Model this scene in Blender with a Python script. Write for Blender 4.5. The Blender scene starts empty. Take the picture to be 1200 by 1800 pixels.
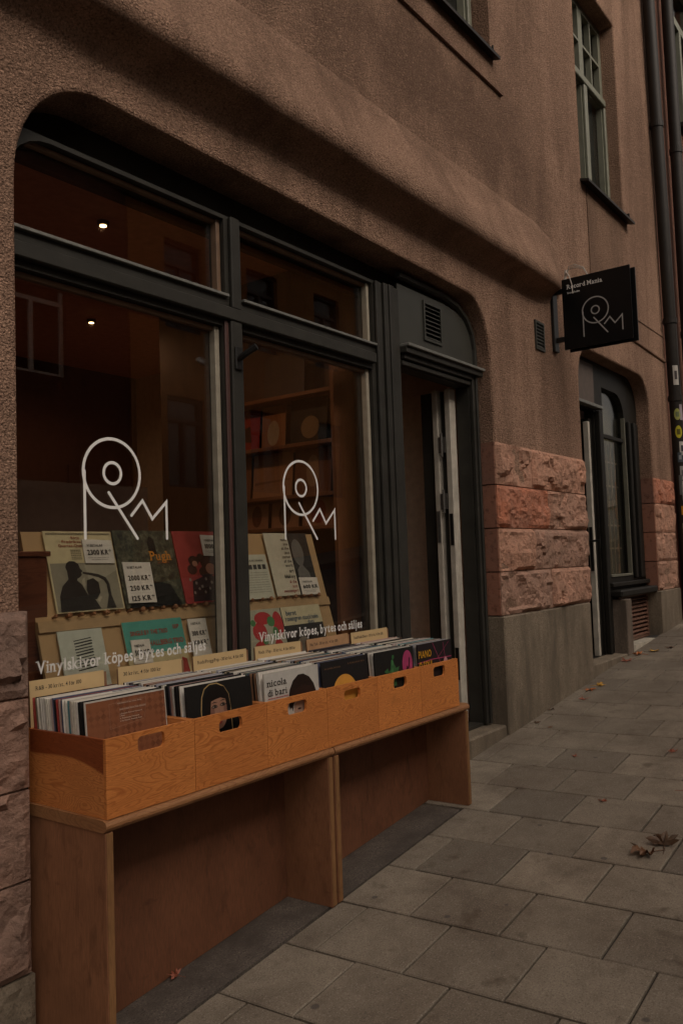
import bpy, bmesh, math, random
from mathutils import Vector, Matrix, noise
random.seed(7)
R = math.radians
scene = bpy.context.scene
C = scene.collection

# ------------------------------------------------------------------ camera, sky, sun, exposure
cam_data = bpy.data.cameras.new('camera')
cam = bpy.data.objects.new('camera', cam_data)
C.objects.link(cam)
scene.camera = cam
cam_data.sensor_fit = 'VERTICAL'
cam_data.sensor_height = 36.0
cam_data.lens = 1474.6 / 1800 * 36.0
cam_data.clip_start = 0.02
cam_data.clip_end = 400
yaw, pit, rol = 0.933119, 0.0592685, -0.0346618
fwd = Vector((math.sin(yaw) * math.cos(pit), math.cos(yaw) * math.cos(pit), math.sin(pit)))
rt = fwd.cross(Vector((0, 0, 1))).normalized()
up = rt.cross(fwd)
rt2 = math.cos(rol) * rt + math.sin(rol) * up
up2 = -math.sin(rol) * rt + math.cos(rol) * up
cam.matrix_world = Matrix((rt2, up2, -fwd)).transposed().to_4x4()

SUN_EL, SUN_AZ = 42.0, 97.0          # azimuth measured from +X towards -Y
sun_dir = Vector((math.cos(R(SUN_EL)) * math.cos(R(SUN_AZ)), -math.cos(R(SUN_EL)) * math.sin(R(SUN_AZ)), math.sin(R(SUN_EL))))
world = bpy.data.worlds.new('World')
scene.world = world
world.use_nodes = True
wn = world.node_tree
bg = wn.nodes['Background']
sky = wn.nodes.new('ShaderNodeTexSky')
sky.sky_type = 'NISHITA'
sky.sun_disc = False
sky.sun_elevation = R(SUN_EL)
sky.sun_rotation = math.atan2(sun_dir.x, sun_dir.y)
sky.air_density = 1.0
sky.dust_density = 6.0
hs = wn.nodes.new('ShaderNodeHueSaturation')
hs.inputs['Saturation'].default_value = 0.22          # grey overcast
wm = wn.nodes.new('ShaderNodeMix')
wm.data_type = 'RGBA'
wm.blend_type = 'MULTIPLY'
wm.inputs[0].default_value = 1.0
wm.inputs[7].default_value = (1.0, 0.895, 0.79, 1)
wn.links.new(sky.outputs[0], hs.inputs['Color'])
wn.links.new(hs.outputs[0], wm.inputs[6])
wn.links.new(wm.outputs[2], bg.inputs['Color'])
bg.inputs['Strength'].default_value = 0.13

sd = bpy.data.lights.new('sun', 'SUN')
sd.energy = 1.15
sd.angle = R(60)
sd.color = (1.0, 0.88, 0.77)
sun = bpy.data.objects.new('sun', sd)
C.objects.link(sun)
sun.rotation_euler = (-sun_dir).to_track_quat('-Z', 'Y').to_euler()

scene.view_settings.view_transform = 'Standard'
scene.view_settings.look = 'None'
scene.view_settings.exposure = -0.35
scene.view_settings.gamma = 1.0
scene.render.engine = 'CYCLES'
scene.cycles.use_denoising = True
scene.cycles.max_bounces = 8
scene.cycles.transparent_max_bounces = 16
scene.cycles.caustics_reflective = False
scene.cycles.caustics_refractive = False
scene.cycles.sample_clamp_indirect = 4

# ------------------------------------------------------------------ helpers
W = {}
def wmat(o):
    return W.get(o.name, Matrix.Identity(4))
def put(o, parent=None, M=None):
    C.objects.link(o)
    if M is not None:
        o.matrix_basis = M
    if parent is not None:
        o.parent = parent
        o.matrix_parent_inverse = wmat(parent).inverted()
    W[o.name] = M.copy() if M is not None else Matrix.Identity(4)
    return o
def tag(o, label=None, cat=None, group=None, kind=None):
    if label: o['label'] = label
    if cat: o['category'] = cat
    if group: o['group'] = group
    if kind: o['kind'] = kind
    return o
def thing(name, loc, label, cat, group=None):
    o = bpy.data.objects.new(name, None)
    o.empty_display_size = 0.1
    put(o, None, Matrix.Translation(Vector(loc)))
    return tag(o, label, cat, group)
def mesh_obj(name, me, mat=None, parent=None, M=None):
    if mat is not None and len(me.materials) == 0:
        me.materials.append(mat)
    return put(bpy.data.objects.new(name, me), parent, M)
def from_bm(bm, name, mat=None, parent=None, M=None, smooth=False):
    bmesh.ops.recalc_face_normals(bm, faces=bm.faces[:])
    me = bpy.data.meshes.new(name)
    bm.to_mesh(me); bm.free()
    if smooth:
        for p in me.polygons: p.use_smooth = True
    return mesh_obj(name, me, mat, parent, M)
def add_box(bm, x0, x1, y0, y1, z0, z1, bev=0.0):
    vs = [bm.verts.new((x, y, z)) for x in (x0, x1) for y in (y0, y1) for z in (z0, z1)]
    fs = [bm.faces.new([vs[i] for i in q]) for q in ((0,1,3,2),(4,6,7,5),(0,4,5,1),(2,3,7,6),(0,2,6,4),(1,5,7,3))]
    if bev:
        es = list({e for f in fs for e in f.edges})
        bmesh.ops.bevel(bm, geom=es, offset=bev, segments=1, affect='EDGES')
def box(name, x0, x1, y0, y1, z0, z1, mat, parent=None, bev=0.0, M=None):
    bm = bmesh.new()
    add_box(bm, x0, x1, y0, y1, z0, z1, bev)
    return from_bm(bm, name, mat, parent, M)
def offset_loop(lp, d):
    n = len(lp)
    area = sum(lp[i][0] * lp[(i+1) % n][1] - lp[(i+1) % n][0] * lp[i][1] for i in range(n))
    sgn = 1 if area > 0 else -1
    out = []
    for i in range(n):
        a, b, c = Vector(lp[i-1]), Vector(lp[i]), Vector(lp[(i+1) % n])
        n1 = Vector(((b-a).y, -(b-a).x)).normalized() * sgn
        n2 = Vector(((c-b).y, -(c-b).x)).normalized() * sgn
        m = (n1 + n2)
        m = m / max(m.length_squared / 2, 0.3)
        out.append((b.x + m.x * d, b.y + m.y * d))
    return out
XZ = lambda a, b, d: (a, d, b)
def add_plate(bm, outer, holes, d0, d1, fn=XZ, chamfer=0.0):
    """flat sheet with holes, front at depth d0, back at d1"""
    loops = [outer] + list(holes)
    rings = []
    for k, lp in enumerate(loops):
        if chamfer and k > 0:
            rings.append([[bm.verts.new(fn(a, b, d0)) for a, b in offset_loop(lp, chamfer)],
                          [bm.verts.new(fn(a, b, d0 + chamfer * .35)) for a, b in offset_loop(lp, chamfer * .35)],
                          [bm.verts.new(fn(a, b, d0 + chamfer)) for a, b in lp],
                          [bm.verts.new(fn(a, b, d1)) for a, b in lp]])
        else:
            rings.append([[bm.verts.new(fn(a, b, d0)) for a, b in lp], [bm.verts.new(fn(a, b, d1)) for a, b in lp]])
    for side in (0, -1):
        es = []
        for rg in rings:
            r = rg[side]
            for i in range(len(r)):
                es.append(bm.edges.new((r[i], r[(i+1) % len(r)])))
        bmesh.ops.triangle_fill(bm, edges=es, use_beauty=True, use_dissolve=False)
    for rg in rings:
        for a, b in zip(rg[:-1], rg[1:]):
            n = len(a)
            for i in range(n):
                bm.faces.new((a[i], a[(i+1) % n], b[(i+1) % n], b[i]))
def plate(name, outer, holes, d0, d1, mat, parent=None, fn=XZ, chamfer=0.0, M=None):
    bm = bmesh.new()
    add_plate(bm, outer, holes, d0, d1, fn, chamfer)
    return from_bm(bm, name, mat, parent, M)
def rect(x0, x1, z0, z1):
    return [(x0, z0), (x1, z0), (x1, z1), (x0, z1)]
def rrect(x0, x1, z0, z1, r, n=4, corners=(1, 1, 1, 1)):
    out = []
    for k, (cx, cz, a0, ox, oz) in enumerate(((x0+r, z0+r, 180, x0, z0), (x1-r, z0+r, 270, x1, z0), (x1-r, z1-r, 0, x1, z1), (x0+r, z1-r, 90, x0, z1))):
        if corners[k]:
            for i in range(n + 1):
                t = R(a0 + 90 * i / n)
                out.append((cx + r * math.cos(t), cz + r * math.sin(t)))
        else:
            out.append((ox, oz))
    return out
def circle(cx, cz, rx, rz=None, n=28, a0=0, a1=360):
    rz = rz or rx
    full = abs(a1 - a0) >= 360
    m = n if full else n + 1
    return [(cx + rx * math.cos(R(a0 + (a1 - a0) * i / n)), cz + rz * math.sin(R(a0 + (a1 - a0) * i / n))) for i in range(m)]
def add_poly(bm, pts, fn, d=0.0):
    vs = [bm.verts.new(fn(a, b, d)) for a, b in pts]
    try:
        es = [bm.edges.new((vs[i], vs[(i+1) % len(vs)])) for i in range(len(vs))]
        bmesh.ops.triangle_fill(bm, edges=es, use_beauty=True)
    except Exception:
        pass
def add_stroke(bm, pts, w, fn, d=0.0, closed=False, round_ends=True):
    """flat ribbon along a polyline"""
    n = len(pts)
    P = [Vector(p) for p in pts]
    L, Rr = [], []
    for i in range(n):
        if closed:
            a, c = P[i-1], P[(i+1) % n]
            t = (c - a).normalized(); k = 1
            nn = Vector((-t.y, t.x))
        else:
            t1 = (P[i] - P[i-1]).normalized() if i > 0 else None
            t2 = (P[i+1] - P[i]).normalized() if i < n-1 else None
            if t1 is None: t1 = t2
            if t2 is None: t2 = t1
            nn = Vector((-t1.y, t1.x)) + Vector((-t2.y, t2.x))
            nn = nn / max(nn.length_squared / 2, 0.25)
        L.append(P[i] + nn * w / 2); Rr.append(P[i] - nn * w / 2)
    lv = [bm.verts.new(fn(p.x, p.y, d)) for p in L]
    rv = [bm.verts.new(fn(p.x, p.y, d)) for p in Rr]
    for i in range(n if closed else n-1):
        j = (i+1) % n
        bm.faces.new((lv[i], rv[i], rv[j], lv[j]))
    if round_ends and not closed:
        for p, q in ((P[0], P[1]), (P[-1], P[-2])):
            t = (p - q).normalized(); a = math.atan2(t.y, t.x)
            add_poly(bm, [(p.x + w/2*math.cos(a + R(k)), p.y + w/2*math.sin(a + R(k))) for k in range(-90, 91, 30)], fn, d)
def tube(bm, pts, r, n=10, cap=True):
    P = [Vector(p) for p in pts]
    rings = []
    for i, p in enumerate(P):
        t = ((P[min(i+1, len(P)-1)] - P[max(i-1, 0)])).normalized()
        a = t.orthogonal().normalized() if i == 0 else (prev - t * prev.dot(t)).normalized()
        prev = a
        b = t.cross(a)
        rr = r[i] if isinstance(r, (list, tuple)) else r
        rings.append([bm.verts.new(p + rr * (math.cos(2*math.pi*k/n) * a + math.sin(2*math.pi*k/n) * b)) for k in range(n)])
    for A, B in zip(rings[:-1], rings[1:]):
        for k in range(n):
            bm.faces.new((A[k], A[(k+1) % n], B[(k+1) % n], B[k]))
    if cap:
        bm.faces.new(rings[0]); bm.faces.new(rings[-1][::-1])

# ---- lettering
_glyph = {}
def glyph(ch, bold=0.0):
    key = (ch, bold)
    if key not in _glyph:
        cu = bpy.data.curves.new('t', 'FONT')
        cu.body = ch; cu.size = 1.0; cu.resolution_u = 3; cu.offset = bold
        o = bpy.data.objects.new('t', cu)
        me = bpy.data.meshes.new_from_object(o)
        vs = [(v.co.x, v.co.y) for v in me.vertices]
        fs = [tuple(p.vertices) for p in me.polygons]
        bpy.data.objects.remove(o); bpy.data.curves.remove(cu); bpy.data.meshes.remove(me)
        if vs:
            mn = min(v[0] for v in vs); mx = max(v[0] for v in vs)
            vs = [(x - mn, y) for x, y in vs]
            _glyph[key] = (vs, fs, mx - mn)
        else:
            _glyph[key] = ([], [], 0.26)
    return _glyph[key]
XH = max(v[1] for v in glyph('x')[0]); CH = max(v[1] for v in glyph('H')[0])
AH = max(v[1] for v in glyph('l')[0]); DH = min(v[1] for v in glyph('p')[0])
SERIF = {'V': [(.06,CH,0),(.94,CH,0)], 'i': [(.5,0,0),(.5,XH,-1)], 'n': [(.09,0,0),(.9,0,0),(.09,XH,-1)], 'y': [(.08,XH,0),(.92,XH,0)],
         'l': [(.5,0,0),(.5,AH,-1)], 'k': [(.09,0,0),(.9,0,0),(.09,AH,-1),(.85,XH,0)], 'v': [(.08,XH,0),(.92,XH,0)], 'r': [(.13,0,0),(.13,XH,-1)],
         'p': [(.08,DH,0),(.08,XH,-1)], 'h': [(.09,0,0),(.9,0,0),(.09,AH,-1)], 'b': [(.08,AH,-1)], 'd': [(.92,0,1),(.92,AH,-1)], 'j': [(.75,XH,-1)],
         'R': [(.07,0,0),(.92,0,0),(.07,CH,-1)], 'M': [(.06,0,0),(.94,0,0),(.06,CH,-1),(.94,CH,1)], 'a': [(.92,0,1)], 'ä': [(.92,0,1)],
         'P': [(.07,0,0),(.07,CH,-1)], 'B': [(.07,0,-1),(.07,CH,-1)], 't': [(.5,XH,0)], 'N': [(.07,0,0),(.07,CH,-1),(.93,CH,0)], 'T': [(.5,0,0)],
         'f': [(.4,0,0)], '1': [(.6,0,0)], 'm': [(.05,0,0),(.5,0,0),(.95,0,0),(.05,XH,-1)], 'S': [], 'u': [(.09,XH,-1),(.9,XH,-1),(.9,0,1)], 'g': [], 'D': [(.07,0,-1),(.07,CH,-1)]}
def add_text(bm, s, x, z, h, fn, d=0.0, width=None, serif=False, squeeze=None, track=0.085, align='L', bold=None):
    """cap height h; optional total width"""
    k = h / CH
    tot, items = 0.0, []
    for ch in s:
        vs, fs, w = glyph(ch, bold if bold is not None else (.010 if serif else .016))
        if not vs:
            tot += 0.27; continue
        items.append((ch, tot, vs, fs, w))
        tot += w + track + (0.05 if serif and ch in SERIF and SERIF[ch] else 0)
    tot -= track
    kx = width / tot if width else k * (squeeze or 1.0)
    x0 = x - (tot * kx / 2 if align == 'C' else tot * kx if align == 'R' else 0)
    for ch, ox, vs, fs, w in items:
        bv = [bm.verts.new(fn(x0 + (ox + vx) * kx, z + vy * k, d)) for vx, vy in vs]
        for f in fs:
            try: bm.faces.new([bv[i] for i in f])
            except ValueError: pass
        if serif:
            for fr, lv, side in SERIF.get(ch, []):
                cxx = ox + w * fr
                a = cxx - (.13 if side <= 0 else .03); b = cxx + (.13 if side >= 0 else .03)
                zz0, zz1 = (lv, lv + .055) if lv <= 0 else (lv - .055, lv)
                q = [bm.verts.new(fn(x0 + px * kx, z + pz * k, d + (0.0002 if d else 0))) for px, pz in ((a, zz0), (b, zz0), (b, zz1), (a, zz1))]
                bm.faces.new(q)

# ------------------------------------------------------------------ materials
class NT:
    def __init__(s, name):
        s.m = bpy.data.materials.new(name); s.m.use_nodes = True
        s.t = s.m.node_tree; s.n = s.t.nodes; s.l = s.t.links
        s.b = s.n['Principled BSDF']
        s.geo = s.n.new('ShaderNodeNewGeometry')
    def pos(s, scale=(1, 1, 1), rnd=0.0):
        mp = s.n.new('ShaderNodeMapping'); mp.inputs['Scale'].default_value = scale
        s.l.new(s.geo.outputs['Position'], mp.inputs['Vector'])
        if rnd:
            oi = s.n.new('ShaderNodeObjectInfo')
            mu = s.n.new('ShaderNodeMath'); mu.operation = 'MULTIPLY'; mu.inputs[1].default_value = rnd
            s.l.new(oi.outputs['Random'], mu.inputs[0])
            cb = s.n.new('ShaderNodeCombineXYZ')
            for k in range(3): s.l.new(mu.outputs[0], cb.inputs[k])
            s.l.new(cb.outputs[0], mp.inputs['Location'])
        return mp.outputs[0]
    def noise(s, vec, scale, detail=4, rough=.55, dist=0.0):
        n = s.n.new('ShaderNodeTexNoise')
        n.inputs['Scale'].default_value = scale; n.inputs['Detail'].default_value = detail
        n.inputs['Roughness'].default_value = rough; n.inputs['Distortion'].default_value = dist
        s.l.new(vec, n.inputs['Vector']); return n.outputs['Fac']
    def vor(s, vec, scale, feature='F1'):
        n = s.n.new('ShaderNodeTexVoronoi'); n.feature = feature
        n.inputs['Scale'].default_value = scale
        s.l.new(vec, n.inputs['Vector']); return n.outputs['Distance']
    def ramp(s, fac, stops):
        n = s.n.new('ShaderNodeValToRGB'); e = n.color_ramp.elements
        while len(e) < len(stops): e.new(0.5)
        for k, (p, c) in enumerate(stops):
            e[k].position = p
            e[k].color = (*c, 1) if isinstance(c, (tuple, list)) else (c, c, c, 1)
        s.l.new(fac, n.inputs[0]); return n.outputs[0]
    def mix(s, fac, a, b, mode='MIX'):
        n = s.n.new('ShaderNodeMix'); n.data_type = 'RGBA'; n.blend_type = mode
        for v, sock in ((fac, n.inputs[0]), (a, n.inputs[6]), (b, n.inputs[7])):
            if isinstance(v, (int, float)): sock.default_value = v
            elif isinstance(v, (tuple, list)): sock.default_value = (*v, 1)
            else: s.l.new(v, sock)
        return n.outputs[2]
    def math(s, op, a, b=None):
        n = s.n.new('ShaderNodeMath'); n.operation = op
        if op == 'MULTIPLY_ADD': n.inputs[2].default_value = b * .65
        for v, sock in ((a, n.inputs[0]), (b, n.inputs[1])):
            if v is None: continue
            if isinstance(v, (int, float)): sock.default_value = v
            else: s.l.new(v, sock)
        return n.outputs[0]
    def rand(s):
        return s.n.new('ShaderNodeObjectInfo').outputs['Random']
    def col(s, c):
        if isinstance(c, (tuple, list)): s.b.inputs['Base Color'].default_value = (*c, 1)
        else: s.l.new(c, s.b.inputs['Base Color'])
    def rough(s, r):
        if isinstance(r, (int, float)): s.b.inputs['Roughness'].default_value = r
        else: s.l.new(r, s.b.inputs['Roughness'])
    def bump(s, h, strength, dist):
        n = s.n.new('ShaderNodeBump'); n.inputs['Strength'].default_value = strength; n.inputs['Distance'].default_value = dist
        s.l.new(h, n.inputs['Height']); s.l.new(n.outputs[0], s.b.inputs['Normal'])

def simple(name, c, r=.6, var=.12, scale=20, bump=0.0, bscale=60, metal=0.0, spec=None):
    t = NT(name)
    p = t.pos()
    f = t.noise(p, scale, 5)
    lo = tuple(x * (1 - var) for x in c); hi = tuple(min(1, x * (1 + var)) for x in c)
    t.col(t.ramp(f, [(.3, lo), (.7, hi)]))
    t.rough(r)
    t.b.inputs['Metallic'].default_value = metal
    if spec is not None: t.b.inputs['Specular IOR Level'].default_value = spec
    if bump: t.bump(t.noise(p, bscale, 4), bump, .004)
    return t.m

def plaster_mat(name, base, dark, soot_dim=()):
    t = NT(name); p = t.pos()
    big = t.noise(p, 1.3, 5, .6, .4)
    drip = t.noise(t.pos((2.2, 2.2, .35)), 1.7, 5, .62)
    c = t.mix(t.ramp(big, [(.38, 0), (.68, 1)]), base, tuple(x * .78 for x in base))
    c = t.mix(t.ramp(drip, [(.46, 0), (.70, .85)]), c, dark)
    edge = t.noise(p, 2.6, 6, .65)
    for (sx_c, sz_c, rx_, rz_, am_) in soot_dim:  # soot patches; they also paint the too brightly lit upper wall darker
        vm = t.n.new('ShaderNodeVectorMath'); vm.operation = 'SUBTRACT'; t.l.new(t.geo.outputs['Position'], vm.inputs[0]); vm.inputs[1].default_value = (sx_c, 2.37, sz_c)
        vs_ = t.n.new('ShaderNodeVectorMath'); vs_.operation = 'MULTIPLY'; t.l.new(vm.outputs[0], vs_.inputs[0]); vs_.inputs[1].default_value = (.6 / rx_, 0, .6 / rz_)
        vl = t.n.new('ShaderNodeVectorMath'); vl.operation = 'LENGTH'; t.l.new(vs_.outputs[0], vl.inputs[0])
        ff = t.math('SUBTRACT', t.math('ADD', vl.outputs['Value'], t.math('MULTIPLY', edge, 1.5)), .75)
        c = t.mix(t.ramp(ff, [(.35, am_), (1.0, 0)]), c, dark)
    grit = t.noise(p, 115, 3, .75)
    c = t.mix(t.ramp(grit, [(.34, 1), (.5, 0)]), c, tuple(x * .34 for x in base))
    c = t.mix(t.ramp(grit, [(.56, 0), (.70, .6)]), c, tuple(min(1, x * 1.7) for x in base))
    t.col(c); t.rough(.95); t.b.inputs['Specular IOR Level'].default_value = .15
    v = t.vor(p, 120)
    h = t.math('ADD', t.math('MULTIPLY', t.noise(p, 80, 4, .75), 1.3), t.math('MULTIPLY', v, -.6))
    h = t.math('ADD', h, t.math('MULTIPLY', t.noise(p, 6, 4), 1.6))
    t.bump(h, 1.0, .015)
    return t.m
def stone_mat(name, base, alt, grit=60, bump=.5):
    t = NT(name); p = t.pos()
    r = t.rand()
    n1 = t.noise(p, 7, 6, .65, .8)
    c = t.mix(t.ramp(n1, [(.35, 0), (.65, 1)]), base, alt)
    c = t.mix(t.ramp(t.noise(p, 26, 6, .7), [(.53, 0), (.68, .8)]), c, tuple(x * .38 for x in base))
    c = t.mix(.55, c, t.mix(r, (.72, .75, .78), (1.35, 1.12, 1.0)), 'MULTIPLY')
    t.col(c); t.rough(.9); t.b.inputs['Specular IOR Level'].default_value = .2
    t.bump(t.math('ADD', t.noise(p, grit, 6, .7), t.math('MULTIPLY', t.noise(p, grit / 4, 5, .6), 2.0)), bump, .008)
    return t.m
def granite_mat(name, base, spec_amt=.6, rough=.8):
    t = NT(name); p = t.pos()
    sp = t.noise(p, 130, 3, .85)
    c = t.mix(t.ramp(sp, [(.36, 1), (.47, 0)]), base, tuple(x * .28 for x in base))
    c = t.mix(t.ramp(sp, [(.56, 0), (.68, spec_amt)]), c, tuple(min(1, x * 2.2) for x in base))
    dirt = t.noise(t.pos((1.6, 1.6, .45)), 3.2, 6, .7)
    c = t.mix(t.ramp(dirt, [(.40, 0), (.62, .9)]), c, tuple(x * .5 for x in base))
    t.col(c); t.rough(rough); t.b.inputs['Specular IOR Level'].default_value = .3
    t.bump(t.noise(p, 140, 5, .7), .35, .004)
    return t.m
def ply_mat(name, light, dark, sx=1.0, seed=0.0, freq=42, amount=.85):
    """rotary cut plywood: contour lines of a stretched noise field"""
    t = NT(name)
    p = t.pos((1.7 * sx, 1.7, 8.5), rnd=13.7)
    f = t.noise(p, 1.15, 2.6, .5, .9)
    saw = t.math('FRACT', t.math('MULTIPLY', f, t.math('MULTIPLY_ADD', t.rand(), freq * .9)))
    line = t.ramp(saw, [(0.0, 0), (.55, .15), (.86, 1), (1.0, .1)])
    fine = t.noise(t.pos((14, 14, 160)), 3, 3, .6)
    big = t.noise(t.pos((1.5, 1.5, 3), rnd=5.1), 2.1, 4, .6)
    c = t.mix(t.ramp(big, [(.35, 0), (.7, 1)]), light, tuple(a * .6 + b * .4 for a, b in zip(light, dark)))
    c = t.mix(t.math('MULTIPLY', line, amount), c, dark)
    c = t.mix(t.ramp(fine, [(.3, .35), (.6, 0)]), c, tuple(x * .6 for x in dark))
    c = t.mix(.5, c, t.mix(t.rand(), (.8, .76, .72), (1.15, 1.12, 1.05)), 'MULTIPLY')
    blot = t.noise(t.pos((1, 1, 1), rnd=2.3), 9, 5, .6)
    c = t.mix(t.ramp(blot, [(.6, 0), (.8, .45)]), c, tuple(x * .45 for x in dark))
    t.col(c); t.rough(.5); t.b.inputs['Specular IOR Level'].default_value = .35
    t.bump(t.math('ADD', line, fine), .12, .002)
    return t.m
def board_mat(name, base):
    t = NT(name); p = t.pos()
    f = t.noise(t.pos((2, 2, 1.2)), 3, 6, .6, .3)
    c = t.mix(t.ramp(f, [(.35, 0), (.7, 1)]), base, tuple(x * .68 for x in base))
    st = t.noise(t.pos((6, 6, 2.2)), 3.2, 6, .65, .6)
    c = t.mix(t.ramp(st, [(.54, 0), (.72, .75)]), c, tuple(x * .38 for x in base))
    sm = t.noise(t.pos((3, 3, 9)), 2.4, 6, .7)
    c = t.mix(t.ramp(sm, [(.62, 0), (.74, .6)]), c, tuple(x * .3 for x in base))
    fib = t.noise(t.pos((120, 120, 12)), 2, 3)
    c = t.mix(t.ramp(fib, [(.35, .55), (.6, 0)]), c, tuple(x * .55 for x in base))
    t.col(c); t.rough(.62); t.b.inputs['Specular IOR Level'].default_value = .3
    t.bump(t.noise(p, 70, 4), .12, .003)
    return t.m
def slab_mat():
    t = NT('concrete paving'); p = t.pos()
    base = (.228, .192, .150)
    c = t.mix(t.rand(), tuple(x * .70 for x in base), tuple(x * y for x, y in zip(base, (1.24, 1.23, 1.2))))
    n = t.noise(p, 3.0, 6, .62, .3)
    c = t.mix(t.ramp(n, [(.4, 0), (.68, .85)]), c, (.135, .105, .078))
    sp = t.noise(p, 170, 3, .85)
    c = t.mix(t.ramp(sp, [(.34, .85), (.46, 0)]), c, (.075, .062, .05))
    c = t.mix(t.ramp(sp, [(.57, 0), (.68, .6)]), c, (.46, .41, .35))
    blot = t.noise(p, 16, 5, .7)
    c = t.mix(t.ramp(blot, [(.5, 0), (.75, .45)]), c, (.12, .09, .066))
    st = t.noise(p, 7.5, 4, .55, .2)
    c = t.mix(t.ramp(st, [(.62, 0), (.74, .75)]), c, (.085, .062, .042))
    gum = t.vor(p, 4.5)
    c = t.mix(t.ramp(gum, [(.055, .75), (.075, 0)]), c, (.07, .06, .055))
    t.col(c); t.rough(t.ramp(n, [(.3, .62), (.7, .9)])); t.b.inputs['Specular IOR Level'].default_value = .35
    t.bump(t.noise(p, 110, 5, .75), .45, .004)
    return t.m
def glass_mat(name, tint=(.93, .93, .9), gain=1.0):
    m = bpy.data.materials.new(name); m.use_nodes = True
    n, l = m.node_tree.nodes, m.node_tree.links
    n.remove(n['Principled BSDF'])
    lw = n.new('ShaderNodeLayerWeight'); lw.inputs['Blend'].default_value = .5
    pw = n.new('ShaderNodeMath'); pw.operation = 'POWER'; pw.inputs[1].default_value = 5
    ma = n.new('ShaderNodeMath'); ma.operation = 'MULTIPLY_ADD'; ma.inputs[1].default_value = .96; ma.inputs[2].default_value = .04 * gain
    tr = n.new('ShaderNodeBsdfTransparent'); tr.inputs[0].default_value = (*tint, 1)
    gl = n.new('ShaderNodeBsdfGlossy'); gl.inputs['Roughness'].default_value = .01
    mx = n.new('ShaderNodeMixShader')
    l.new(lw.outputs['Facing'], pw.inputs[0]); l.new(pw.outputs[0], ma.inputs[0]); l.new(ma.outputs[0], mx.inputs[0])
    l.new(tr.outputs[0], mx.inputs[1]); l.new(gl.outputs[0], mx.inputs[2]); l.new(mx.outputs[0], n['Material Output'].inputs[0])
    return m
def emit_mat(name, c, s):
    t = NT(name); t.col((0, 0, 0))
    t.b.inputs['Emission Color'].default_value = (*c, 1); t.b.inputs['Emission Strength'].default_value = s
    return t.m
_flat = {}
def flat(c, r=.55):
    c = tuple(round(x, 3) for x in c)
    if (c, r) not in _flat:
        _flat[(c, r)] = simple('print %d' % len(_flat), c, r, .08, 30, spec=.25)
    return _flat[(c, r)]

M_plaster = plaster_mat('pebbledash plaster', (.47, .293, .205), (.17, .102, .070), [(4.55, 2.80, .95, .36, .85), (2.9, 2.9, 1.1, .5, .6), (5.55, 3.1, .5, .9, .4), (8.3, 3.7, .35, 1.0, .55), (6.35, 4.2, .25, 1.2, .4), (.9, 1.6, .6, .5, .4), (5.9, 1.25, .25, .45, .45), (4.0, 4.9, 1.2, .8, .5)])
M_plaster_dk = plaster_mat('sooty plaster', (.32, .20, .138), (.15, .095, .066))
M_sand = stone_mat('red sandstone', (.49, .292, .212), (.36, .225, .165), 55, 1.0)
M_sand_red = stone_mat('redder sandstone', (.46, .19, .115), (.40, .21, .15), 55, 1.0)
M_sand_left = stone_mat('weathered sandstone', (.33, .212, .16), (.24, .16, .125), 55, 1.0)
M_sand_smooth = stone_mat('dressed sandstone', (.33, .155, .105), (.28, .145, .105), 90, .25)
M_granite = granite_mat('grey granite', (.245, .196, .142))
M_strip = granite_mat('speckled granite', (.12, .10, .085), .8, .6)
M_frame = simple('dark grey paint', (.032, .030, .025), .5, .22, 8, .2, 40, spec=.25)
M_panel = simple('slate grey paint', (.040, .040, .033), .45, .12, 5)
M_bead = simple('weathered pale bead', (.32, .285, .22), .6, .2, 14)
M_beadw = simple('varnished bead', (.17, .105, .065), .5, .2, 14)
M_white = simple('worn white paint', (.50, .46, .39), .5, .18, 12, .2, 30)
M_iron = simple('black iron', (.012, .011, .010), .45, .2, 20, spec=.4)
M_steel = simple('dull steel', (.20, .19, .175), .45, .2, 40, metal=.7)
M_galv = simple('zinc ledge', (.16, .16, .145), .45, .2, 20)
M_sash = simple('grey green sash paint', (.19, .192, .145), .5, .12, 10)
M_pipe = simple('brown pipe paint', (.021, .017, .014), .5, .2, 6, .1, 20, spec=.25)
M_ply = ply_mat('pine plywood', (.72, .275, .075), (.42, .125, .030))
M_ply_side = ply_mat('pine plywood end', (.70, .28, .085), (.42, .13, .034), 1.0)
M_plyedge = board_mat('plywood edge', (.30, .15, .062))
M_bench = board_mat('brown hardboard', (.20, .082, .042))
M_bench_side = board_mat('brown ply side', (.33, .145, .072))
M_bench_top = ply_mat('worn bench top', (.38, .19, .085), (.20, .080, .032), 1, freq=20, amount=.6)
M_slab = slab_mat()
M_joint = simple('joint sand', (.035, .030, .025), .95, .3, 40)
M_road = simple('asphalt', (.055, .052, .048), .9, .2, 30, .4, 200)
M_glass = glass_mat('window glass', (.96, .955, .94), 2.6)
M_glass2 = glass_mat('old window glass', (.9, .9, .88), 1.2)
M_sign = simple('black sign enamel', (.0045, .0043, .0045), .35, .1, 10, spec=.25)
M_vinyl = simple('white vinyl letters', (.84, .83, .80), .5, .03, 5)
M_vinyl_dim = simple('frosted vinyl letters', (.80, .78, .74), .55, .06, 5)
M_signgrey = simple('grey sign paint', (.36, .35, .34), .5, .05, 10)
M_card = simple('manila card', (.56, .40, .20), .7, .05, 15)
M_cardedge = simple('brown card edge', (.22, .11, .055), .7, .1, 15)
M_ink = simple('black ink', (.02, .018, .016), .7, .1, 10)
M_cable = simple('white cable', (.55, .51, .46), .5, .1, 20)
M_tan = simple('tan display board', (.46, .30, .14), .7, .1, 4)
M_peg = simple('turned wooden peg', (.28, .125, .05), .5, .2, 40)
M_wood_dk = ply_mat('dark cabinet wood', (.16, .055, .025), (.08, .025, .012), 1, freq=16)
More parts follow.
